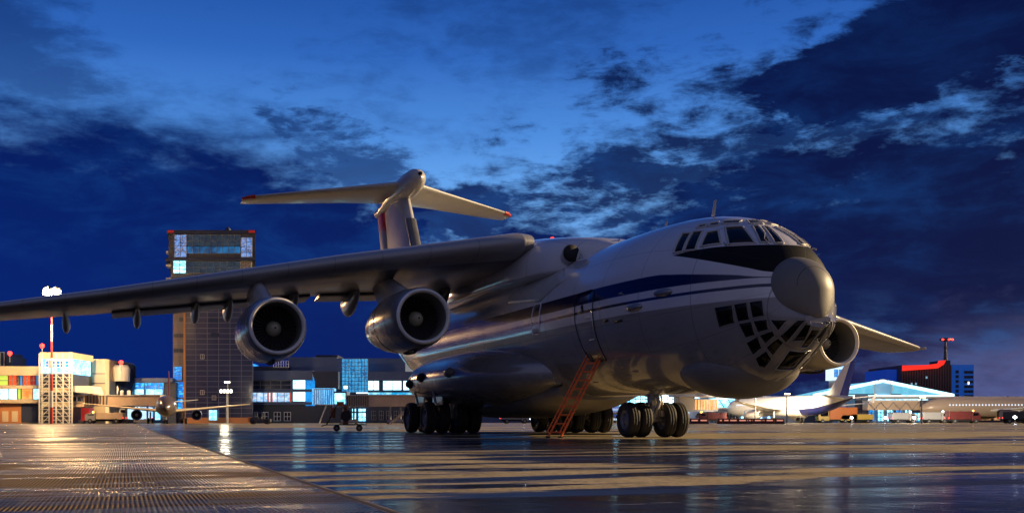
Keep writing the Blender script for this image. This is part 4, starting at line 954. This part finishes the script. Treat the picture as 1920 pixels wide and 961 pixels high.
for i in range(11):
    window(t, 1560+i*17, 1573+i*17, 765, 789, D-.2, C_cyan if i % 3 != 1 else C_bglass, 2, 3, C_gstr, .2); P1('pilaster', t, C_wstr, 1555+i*17, 1557.5+i*17, 765, None, D-.6, .5)
P1('upper_lights', t, lit('upper_lit', ((.2,.5,.7),(.75,.95,1),(.05,.2,.4)), 1.1), 1560, 1740, 744, 751, D-.3, .2)
part('roof_truss', grid_frame(MB(), 1595, 1690, 751, 763, D-1.5, 9, 1, .25), C_bridge, t)
lf = bld('lift_tower', 'dark framed lift tower left of the pediment', 'tower', 1608, 235)
P1('shaft', lf, C_gray, 1604, 1626, 741, None, 235, 5); part('frame', grid_frame(MB(), 1604, 1626, 741, None, 235, 2, 6, .3), C_dgray, lf)
b3 = jet_bridge('truss sided jet bridge in front of the pedimented terminal', 1627, 1745, 751, 768, 225, (1728,1752,750,772,C_dgray), (1700,), C_bridge, None, True)
# --- old white tower
D = 330
t = bld('white_tower', 'small floodlit white tower with a lantern behind the blue tailed airliner', 'tower', 1570, D)
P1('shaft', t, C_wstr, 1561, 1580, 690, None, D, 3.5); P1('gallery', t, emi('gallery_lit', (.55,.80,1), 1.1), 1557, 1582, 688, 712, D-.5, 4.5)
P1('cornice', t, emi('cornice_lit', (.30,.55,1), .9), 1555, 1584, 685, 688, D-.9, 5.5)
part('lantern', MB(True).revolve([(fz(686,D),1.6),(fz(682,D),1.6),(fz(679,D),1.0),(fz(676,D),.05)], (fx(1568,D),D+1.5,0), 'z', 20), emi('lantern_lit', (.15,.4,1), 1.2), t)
window(t, 1564, 1571, 692, 706, D-.6, C_bglass, 2, 2, C_wstr, .15); window(t, 1573, 1579, 692, 706, D-.6, C_bglass, 2, 4, C_wstr, .12)
# --- hotel-like dark block with a red lit roof edge, and its blue side
D = 360
t = bld('dark_block', 'big dark ribbed block with a glowing red roof edge at the right', 'building', 1730, D)
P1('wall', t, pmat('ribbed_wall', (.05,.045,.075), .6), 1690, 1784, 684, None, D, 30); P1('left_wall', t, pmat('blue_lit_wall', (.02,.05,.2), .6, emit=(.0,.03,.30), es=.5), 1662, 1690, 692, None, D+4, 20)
m_ = MB()
for i in range(20): m_.box(fx(1691+4.8*i,D)-.15, fx(1691+4.8*i,D)+.15, D-.5, D, 0, fz(684,D))
part('wall_rib', m_, pmat('rib_wall', (.12,.07,.08), .6), t)
re_ = emi('red_neon', (1,.03,.015), .8)
part('red_roof_edge', MB().prism([(fx(1690,D),fz(695,D)),(fx(1690,D),fz(685,D)),(fx(1735,D),fz(684,D)),(fx(1756,D),fz(681,D)),(fx(1758,D),fz(676,D)),(fx(1770,D),fz(675,D)),(fx(1766,D),fz(683,D)),(fx(1755,D),fz(690,D))], D-1.6, D-.6), re_, t)
P1('roof_top', t, C_dgray, 1766, 1782, 675, 685, D-.3, 10)
for x_, y_ in ((1708,717),(1716,717),(1736,705)): P1('lit_window', t, emi('tiny_window', (.25,.45,.6), .6), x_, x_+3, y_, y_+4, D-.6, .1)
t = bld('blue_block', 'blue floodlit block with rows of dark windows beside the red edged block', 'building', 1805, D+2)
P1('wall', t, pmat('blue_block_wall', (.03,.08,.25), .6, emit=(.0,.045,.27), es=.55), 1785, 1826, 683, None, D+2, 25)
for i in range(6):
    window(t, 1808, 1824, 695+i*9, 699.5+i*9, D+2, C_dglass, 3, 1, C_dgray, .15)
    window(t, 1792, 1797, 694+i*9, 699+i*9, D+2, C_dglass, 1, 1, C_dgray, .15)
P1('lit_window', t, emi('tiny_window2', (.8,.9,1), 2), 1815, 1817.5, 715, 720, D+1.6, .1)
t = bld('aerial_mast', 'tall thin aerial mast with a red lit ring on the dark block roof', 'mast', 1780, D)
X0 = fx(1780, D); m_ = MB(True).tube([(X0,D+3,fz(683,D)),(X0,D+3,fz(638,D))], [.75,.3], 8); m_.tube([(X0,D+3,fz(660,D)),(X0,D+3,fz(648,D))], [.35,.6], 8); part('pole', m_, C_dgray, t)
part('platform', MB(True).revolve([(0,1.0),(.3,1.9),(.9,1.9),(1.1,1.0),(1.2,.01)], (X0,D+3,fz(638,D)), 'z', 20), C_dgray, t)
for q_ in (-1.7, .4, 1.6): part('red_lamp', MB(True).revolve([(-.35,.01),(0,.5),(.35,.01)], (X0+q_,D+1.2,fz(635.5,D)), 'z', 10), E_red, t)
# long low roofs to the right edge
D = 300
t = bld('far_concourse', 'low concourse roof with a row of small lights running to the right edge', 'building', 1860, D)
P1('wall', t, C_dgray, 1735, 2050, 752, None, D, 20); P1('roof', t, C_bridge, 1660, 2050, 745, 748, D-1, 24)
P1('upper_glazing', t, lit('row_lit', ((.0,.10,.3),(.25,.6,.9),(.9,.5,.25)), .9, (1,1,1), .5), 1755, 2050, 748, 752.5, D-.2, .2)
for i in range(9): P1('panel', t, lit('row_warm', ((.25,.10,.04),(.75,.38,.15),(.1,.05,.05)), .8, (1,1,1), .5), 1720+i*36, 1750+i*36, 768, 787, D-.3, .2)
for i in range(6): P1('roof_unit', t, C_red if i == 3 else C_gray, 1790+i*34, 1795+i*34, 743.5, 746, D-.2, 2)
# floodlight poles on the right
for px, py, D, lb, en in ((1416,739,200,'floodlight pole just below the big nose, left of the white airliner',16000),(1475,739,196,'floodlight pole above the white airliner fuselage',24000),(1728,745,190,'floodlight pole left of the tan airliner, below the dark block',30000)):
    mast(px, py, D, lb, False, E_pole, .5, grp='floodlight poles on the right apron'); flood(px, py, D, en, (1,.82,.58), (0,1,-.05))

# ================================================================== airliners far behind
def airliner(label, loc, heading, body_m, belly_m, tail_m, eng_m, scale=1.0, windows=True, wing_m=None):
    wing_m = wing_m or C_wstr
    """nose along +x, length about 37 m"""
    t = thing('airliner', label, 'airliner', loc, heading, 'airliners parked far behind'); t.scale = (scale,)*3
    prof = [(18.6,.05,3.0),(18.3,.5,3.0),(17.6,1.05,3.1),(16.4,1.55,3.25),(14.5,1.9,3.35),(12,1.98,3.4),(-6,1.98,3.4),(-10,1.8,3.6),(-14,1.25,4.1),(-17,.6,4.6),(-18.8,.2,4.9)]
    fu = MB(True); fu.loft([[(x, r_*math.cos(a), z+r_*1.03*math.sin(a)) for a in [2*math.pi*j/28 for j in range(28)]] for x, r_, z in prof]); fuo = fu.build('fuselage', body_m, t)
    be = MB(True).loft([[(x, (r_+.03)*math.cos(a), z+(r_*1.03+.03)*math.sin(a)) for a in [math.pi+.35+(math.pi-.7)*j/12 for j in range(13)]] for x, r_, z in [p for p in prof if p[0] < (-3 if belly_m is not body_m else 99)]], cap=False, closed=False)
    if belly_m is not body_m: be.build('belly', belly_m, t)
    if windows:
        w_ = MB()
        for s_ in (1, -1):
            for i in range(38):
                x = 13-i*.66; w_.box(x-.12, x+.12, s_*1.96-.03, s_*1.96+.03, 3.62, 3.92)
        w_.build('cabin_windows', emi('cabin_lit', (.75,.85,1), .9), t)
    cw = MB()
    for s_ in (1, -1): cw.add([(17.9,s_*.08,3.55),(17.75,s_*.62,3.45),(17.1,s_*.95,3.85),(17.25,s_*.1,4.12)], [(0,1,2,3)])
    o_ = cw.build('cockpit_windows', M_glass, t); md = o_.modifiers.new('s', 'SOLIDIFY'); md.thickness = .12
    for s_ in (1, -1):
        rr = []
        for y_, x0, c, z in ((1.2,5.2,6.4,2.5),(6,1.9,4.1,2.95),(16.8,-5.4,1.5,4.1)): rr.append([(x0-px, s_*y_, z+pz) for px, pz in foil(c, .11, .015, 8)])
        wg_ = MB(True).loft(rr).build('wing', wing_m, t)
        MB(True).loft([[(-5.4-px*.9, s_*(16.8+.02), 4.1+pz) for px, pz in foil(1.5,.1,0,6)], [(-6.5-px*.5, s_*17.3, 5.9+pz) for px, pz in foil(1.0,.1,0,6)]]).build('winglet', tail_m, wg_)
        e_ = MB(True).revolve([(5.0,.45),(3.0,.85),(1.6,1.05),(1.0,1.03),(.9,.9),(1.3,.82)], (0,0,0), 'x', 24)
        e2 = MB(True)
        ex = 2.7
        e2.revolve([(ex+1.95,.85),(ex+2.05,.95),(ex+1.6,1.08),(ex,1.05),(ex-1.6,.80),(ex-2.2,.55)], (0,s_*5.75,1.75), 'x', 24)
        en = e2.build('engine', eng_m, t)
        MB(True).revolve([(ex+1.9,.86),(ex+1.2,.82),(ex+1.18,.01)], (0,s_*5.75,1.75), 'x', 24).build('engine_intake', M_dark, en)
        MB(True).revolve([(ex+1.75,.01),(ex+1.5,.2),(ex+1.19,.28)], (0,s_*5.75,1.75), 'x', 14).build('spinner', M_lip, en)
        MB().prism([(ex+.8,2.7),(ex-3.2,2.9),(ex-2.0,2.3)], s_*5.75-.12, s_*5.75+.12).build('pylon', C_wstr, en)
        rr = [[(x0-px, s_*y_, z+pz) for px, pz in foil(c, .1, 0, 8)] for y_, x0, c, z in ((.3,-13.9,3.4,4.6),(6.2,-17.2,1.4,5.2))]
        MB(True).loft(rr).build('tailplane', C_wstr, t)
        g_ = MB(True).tube([(-.5,s_*3.3,2.4),(-.5,s_*3.3,.6)], .16, 8); go = g_.build('main_gear', C_gstr, t)
        for q_ in (-.6, .2): MB(True).tube([(-.5,s_*3.3+q_,.58),(-.5,s_*3.3+q_+.4,.58)], .58, 16).build('wheel', M_tyre, go)
    g_ = MB(True).tube([(12.6,0,1.8),(12.6,0,.4)], .12, 8).build('nose_gear', C_gstr, t)
    for q_ in (-.42, .12): MB(True).tube([(12.6,q_,.4),(12.6,q_+.3,.4)], .4, 14).build('wheel', M_tyre, g_)
    fi = MB(True).loft([[(x0-px, pz, z) for px, pz in foil(c, .1, 0, 10)] for z, x0, c in ((4.6,-10.3,6.6),(5.6,-12.0,5.2),(11.4,-16.8,2.2))]).build('fin', tail_m, t)
    if belly_m is not body_m: MB(True).loft([[(x0-px, pz*1.3, z) for px, pz in foil(c, .16, 0, 8)] for z, x0, c in ((4.9,-15.0,2.4),(5.6,-15.3,2.2),(11.5,-18.0,1.3))]).build('rudder', B_tail, fi)
    return t
W_body = pmat('airliner_white', (.82,.78,.70), .3, coat=.3); T_body = pmat('airliner_tan', (.45,.34,.25), .3, coat=.3); B_tail = pmat('airliner_blue', (.01,.03,.32), .3, coat=.3)
D_body = pmat('airliner_dark', (.10,.07,.06), .28, coat=.4); R_tail = pmat('airliner_maroon', (.10,.02,.02), .35)
N_belly = pmat('airliner_navy', (.01,.015,.09), .3)
p = at(317, 790, 180); airliner('airliner facing the camera in front of the gridded tower, dark nose and lit wings', (p[0]-.6, 181, 0), R(-75), D_body, D_body, R_tail, pmat('engine_dark_blue', (.03,.05,.14), .3), .84, False, C_cream)
p = at(1510, 790, 215); airliner('white airliner with a blue tail parked right of the big nose', (62.8, 214, 0), R(114), W_body, N_belly, W_body, W_body, 1.0)
p = at(1890, 790, 215); airliner('tan airliner with a lit window row at the right edge', (p[0]+4, 222, 0), R(176), T_body, T_body, R_tail, D_body, 1.0)
p = at(1150, 790, 215); airliner('bright blue airliner tail and body seen between the main and nose wheels', (p[0]-1, 232, 0), R(60), B_tail, N_belly, B_tail, B_tail, .75, False)

# ================================================================== vehicles and ground equipment
def vehicle(kind, label, px, D, rz, ln_, h_, cab_m, body_m, beacon=None, grp=None):
    t = thing(kind, label, kind.replace('_', ' ').split()[-1], (fx(px, D), D, 0), rz, grp)
    hw = 1.15; cl = ln_*.28
    MB().prism([(-ln_/2,.5),(-ln_/2,1.5),(-ln_/2+.35,h_*.92),(-ln_/2+cl,h_*.95),(-ln_/2+cl,.5)], -hw, hw).build('cab', cab_m, t, .06)
    MB().prism([(-ln_/2-.02,1.45),(-ln_/2+.28,h_*.88),(-ln_/2+.34,h_*.88),(-ln_/2+.04,1.45)], -hw*.88, hw*.88).build('windscreen', M_glass, t)
    MB().box(-ln_/2+.5, -ln_/2+cl-.25, -hw-.02, hw+.02, 1.45, h_*.85).build('side_window', M_glass, t)
    MB().box(-ln_/2+cl+.08, ln_/2, -hw, hw, .75, h_).build('body', body_m, t, .05)
    MB().box(-ln_/2+.1, ln_/2-.1, -hw*.8, hw*.8, .4, .75).build('chassis', M_dark, t)
    for x in (-ln_/2+.9, ln_/2-1.1):
        for s_ in (1, -1):
            w_ = MB(True).tube([(x,s_*hw-.28*s_,.42),(x,s_*hw+.02*s_,.42)], .42, 18).build('wheel', M_tyre, t); MB(True).tube([(x,s_*hw+.0*s_,.42),(x,s_*hw+.04*s_,.42)], .2, 12).build('hub', M_rim, w_)
    for s_ in (1, -1): MB().box(-ln_/2-.04, -ln_/2+.02, s_*.8-.15, s_*.8+.15, .7, .9).build('headlight', E_cold if beacon != 'off' else M_glass, t); MB().box(ln_/2-.02, ln_/2+.04, s_*.9-.1, s_*.9+.1, .9, 1.1).build('tail_light', E_red, t)
    if beacon and beacon != 'off': MB(True).revolve([(h_,.14),(h_+.22,.12),(h_+.26,.01)], (-ln_/2+cl*.6,0,0), 'z', 12).build('beacon', beacon, t)
    return t
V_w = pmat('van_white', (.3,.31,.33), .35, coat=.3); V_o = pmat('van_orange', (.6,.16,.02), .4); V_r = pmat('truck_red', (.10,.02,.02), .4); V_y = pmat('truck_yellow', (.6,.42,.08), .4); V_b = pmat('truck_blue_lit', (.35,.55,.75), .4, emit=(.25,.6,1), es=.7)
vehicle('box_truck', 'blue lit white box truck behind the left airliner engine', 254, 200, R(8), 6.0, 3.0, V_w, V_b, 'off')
vehicle('baggage_truck', 'low dark baggage truck between the left jet bridge legs', 198, 186, R(3), 6.5, 1.9, pmat('truck_grey', (.2,.2,.22), .5), C_bridge, E_or)
vehicle('catering_truck', 'orange and white truck parked under the blue tail', 1568, 232, R(0), 8.5, 3.4, V_y, V_o, 'off')
vehicle('airport_bus', 'long yellow bus right of the truck under the blue tail', 1604, 232, R(0), 7, 1.9, V_y, V_y, 'off')
vehicle('fire_truck', 'red truck with an orange beacon right of the nose wheels', 1333, 205, R(5), 5.5, 2.1, V_r, V_r, E_or)
vehicle('service_van', 'small white van before the pedimented terminal', 1692, 215, R(182), 5, 2.1, V_w, V_w, E_cold)
vehicle('service_van', 'red service van below the tan airliner wing', 1805, 205, R(178), 6, 2.3, V_r, V_r, E_or)
vehicle('service_van', 'dark van with bright lamps at the far right edge', 1905, 190, R(170), 5, 2.1, pmat('van_dark', (.03,.03,.04), .4), pmat('van_dark', (.03,.03,.04), .4), E_cold)
vehicle('service_van', 'white van left of the red service van under the airliner', 1752, 212, R(176), 5, 2.2, V_w, V_w, E_cold)
vehicle('pickup_truck', 'pale pickup truck seen under the cargo jet belly', 965, 190, R(185), 5.2, 1.8, V_w, V_w, E_cold)
vehicle('pickup_truck', 'blue pickup truck right of the pale one under the belly', 1000, 195, R(0), 5.2, 1.8, B_tail, B_tail, E_cold)
# small baggage tractor in front of the centre terminal
t = thing('baggage_tractor', 'small dark baggage tractor with an orange flank before the centre terminal', 'tractor', (fx(488,150),150,0), 0)
MB().prism([(-1.5,.35),(-1.5,.95),(-.2,1.05),(-.05,.75),(1.5,.75),(1.5,.35)], -.6, .6).build('body', pmat('tractor_paint', (.05,.05,.06), .45), t, .04)
MB().box(-1.6, -1.35, -.62, .62, .3, 1.0).build('rear_panel', V_o, t); MB().box(-.6, .5, -.55, .55, 1.62, 1.70).build('canopy', C_gray, t)
for x in (-.55, .45):
    for s_ in (.5, -.5): MB(True).tube([(x,s_,.75),(x,s_,1.62)], .03, 6).build('canopy_post', C_gstr, t)
MB().box(-.3, .2, -.4, .4, .75, 1.05).build('seat', M_dark, t)
for x in (-1.0, 1.0):
    for s_ in (.55, -.55): MB(True).tube([(x,s_-.1,.32),(x,s_+.1,.32)], .32, 16).build('wheel', M_tyre, t)
# ground cart with hose reel, standing alone on the apron
D = 52
t = thing('service_cart', 'rusty orange wheeled service cart with a hose reel alone on the blue apron', 'cart', (fx(641,D),D,0), R(6))
V_rust = pmat('cart_orange', (.32,.10,.03), .6, var=.3, vscale=6)
MB().box(-.15, 1.15, -.4, .4, .30, .36).build('platform', M_dark, t)
MB(True).tube([(-.45,0,.65),(-.42,0,1.15)], .13, 14).build('gas_bottle', V_rust, t); MB(True).tube([(-.43,0,1.15),(-.41,0,1.28)], .05, 10).build('bottle_cap', M_lip, t)
MB().prism([(.05,.3),(.32,.3),(.26,1.25),(.12,1.35)], -.18, .18).build('pump_body', V_rust, t, .02)
MB(True).tube([(.2,-.25,.75),(.2,.25,.75)], .26, 20).build('hose_reel', pmat('hose_rubber', (.03,.02,.02), .6), t)
fr_ = MB(True)
fr_.tube([(-.75,-.35,.32),(1.2,-.35,.32),(1.2,-.35,.95),(.4,-.35,.95)], .025, 6).tube([(-.75,.35,.32),(1.2,.35,.32),(1.2,.35,.95),(.4,.35,.95)], .025, 6).tube([(-.75,-.35,.32),(-.2,0,1.35),(.4,-.35,.95)], .022, 6).tube([(-.75,.35,.32),(-.2,0,1.35)], .022, 6).tube([(-1.0,0,.25),(-.75,0,.32)], .03, 6)
fr_.build('frame', M_dark, t); MB().box(-.25, .1, -.2, .2, 1.22, 1.45).build('control_box', V_o, t)
for x in (-.25, .85):
    for s_ in (.38, -.38):
        w_ = MB(True).tube([(x,s_-.05,.16),(x,s_+.05,.16)], .16, 16).build('wheel', M_tyre, t); MB(True).tube([(x,s_-.06,.16),(x,s_+.06,.16)], .06, 10).build('hub', M_rim, w_)
# red and white apron barrier blocks
bar = thing('barrier', 'low red and white plastic barrier block on the apron before the bright hall', 'barrier', (fx(1294,168),168,0), 0, 'red barrier blocks')
MB().prism([(-.9,0),(-.75,.35),(-.7,.85),(.7,.85),(.75,.35),(.9,0)], -.2, .2).build('block', V_r, bar, .03)
MB().box(-.5, .5, -.23, .23, .45, .65).build('reflector', pmat('reflector', (.7,.5,.4), .3, emit=(1,.35,.2), es=.5), bar)
for i in range(1, 30):
    x_ = 1294+i*5.6
    if 1322 < x_ < 1352: continue
    c = copy_tree(bar); c.location = (fx(x_, 168)+random.uniform(-.1,.1), 168+random.uniform(-1.5,1.5), 0); c.rotation_euler.z = random.uniform(-.25,.25)
    if x_ > 1352: c['label'] = 'red barrier block in the long row reaching the white airliner engine'
    else: c['label'] = 'red barrier block in the short row between nose wheels and fire truck'
bar['label'] = 'red barrier block standing first beside the nose wheels in the short row'
# small ground lamps glowing near the right terminal
for i, (px, py, D, lb) in enumerate(((1597,787,210,'small bright ground lamp below the blue tail'),(1660,786,214,'small bright ground lamp left of the white van'),(1714,786,205,'small bright ground lamp right of the white van'),(1903,786,180,'small bright ground lamp at the far right edge'))):
    o = bld('work_lamp', lb, 'lamp', px, D); o['group'] = 'small lamps on the far apron'; c = at(px, py, D)
    part('stand', MB(True).tube([(c[0],D,0),(c[0],D,.9)], .05, 6), C_gstr, o); part('lens', MB(True).revolve([(.85,.01),(.95,.22),(1.15,.28),(1.35,.01)], (c[0],D,0), 'z', 12), E_cold, o)
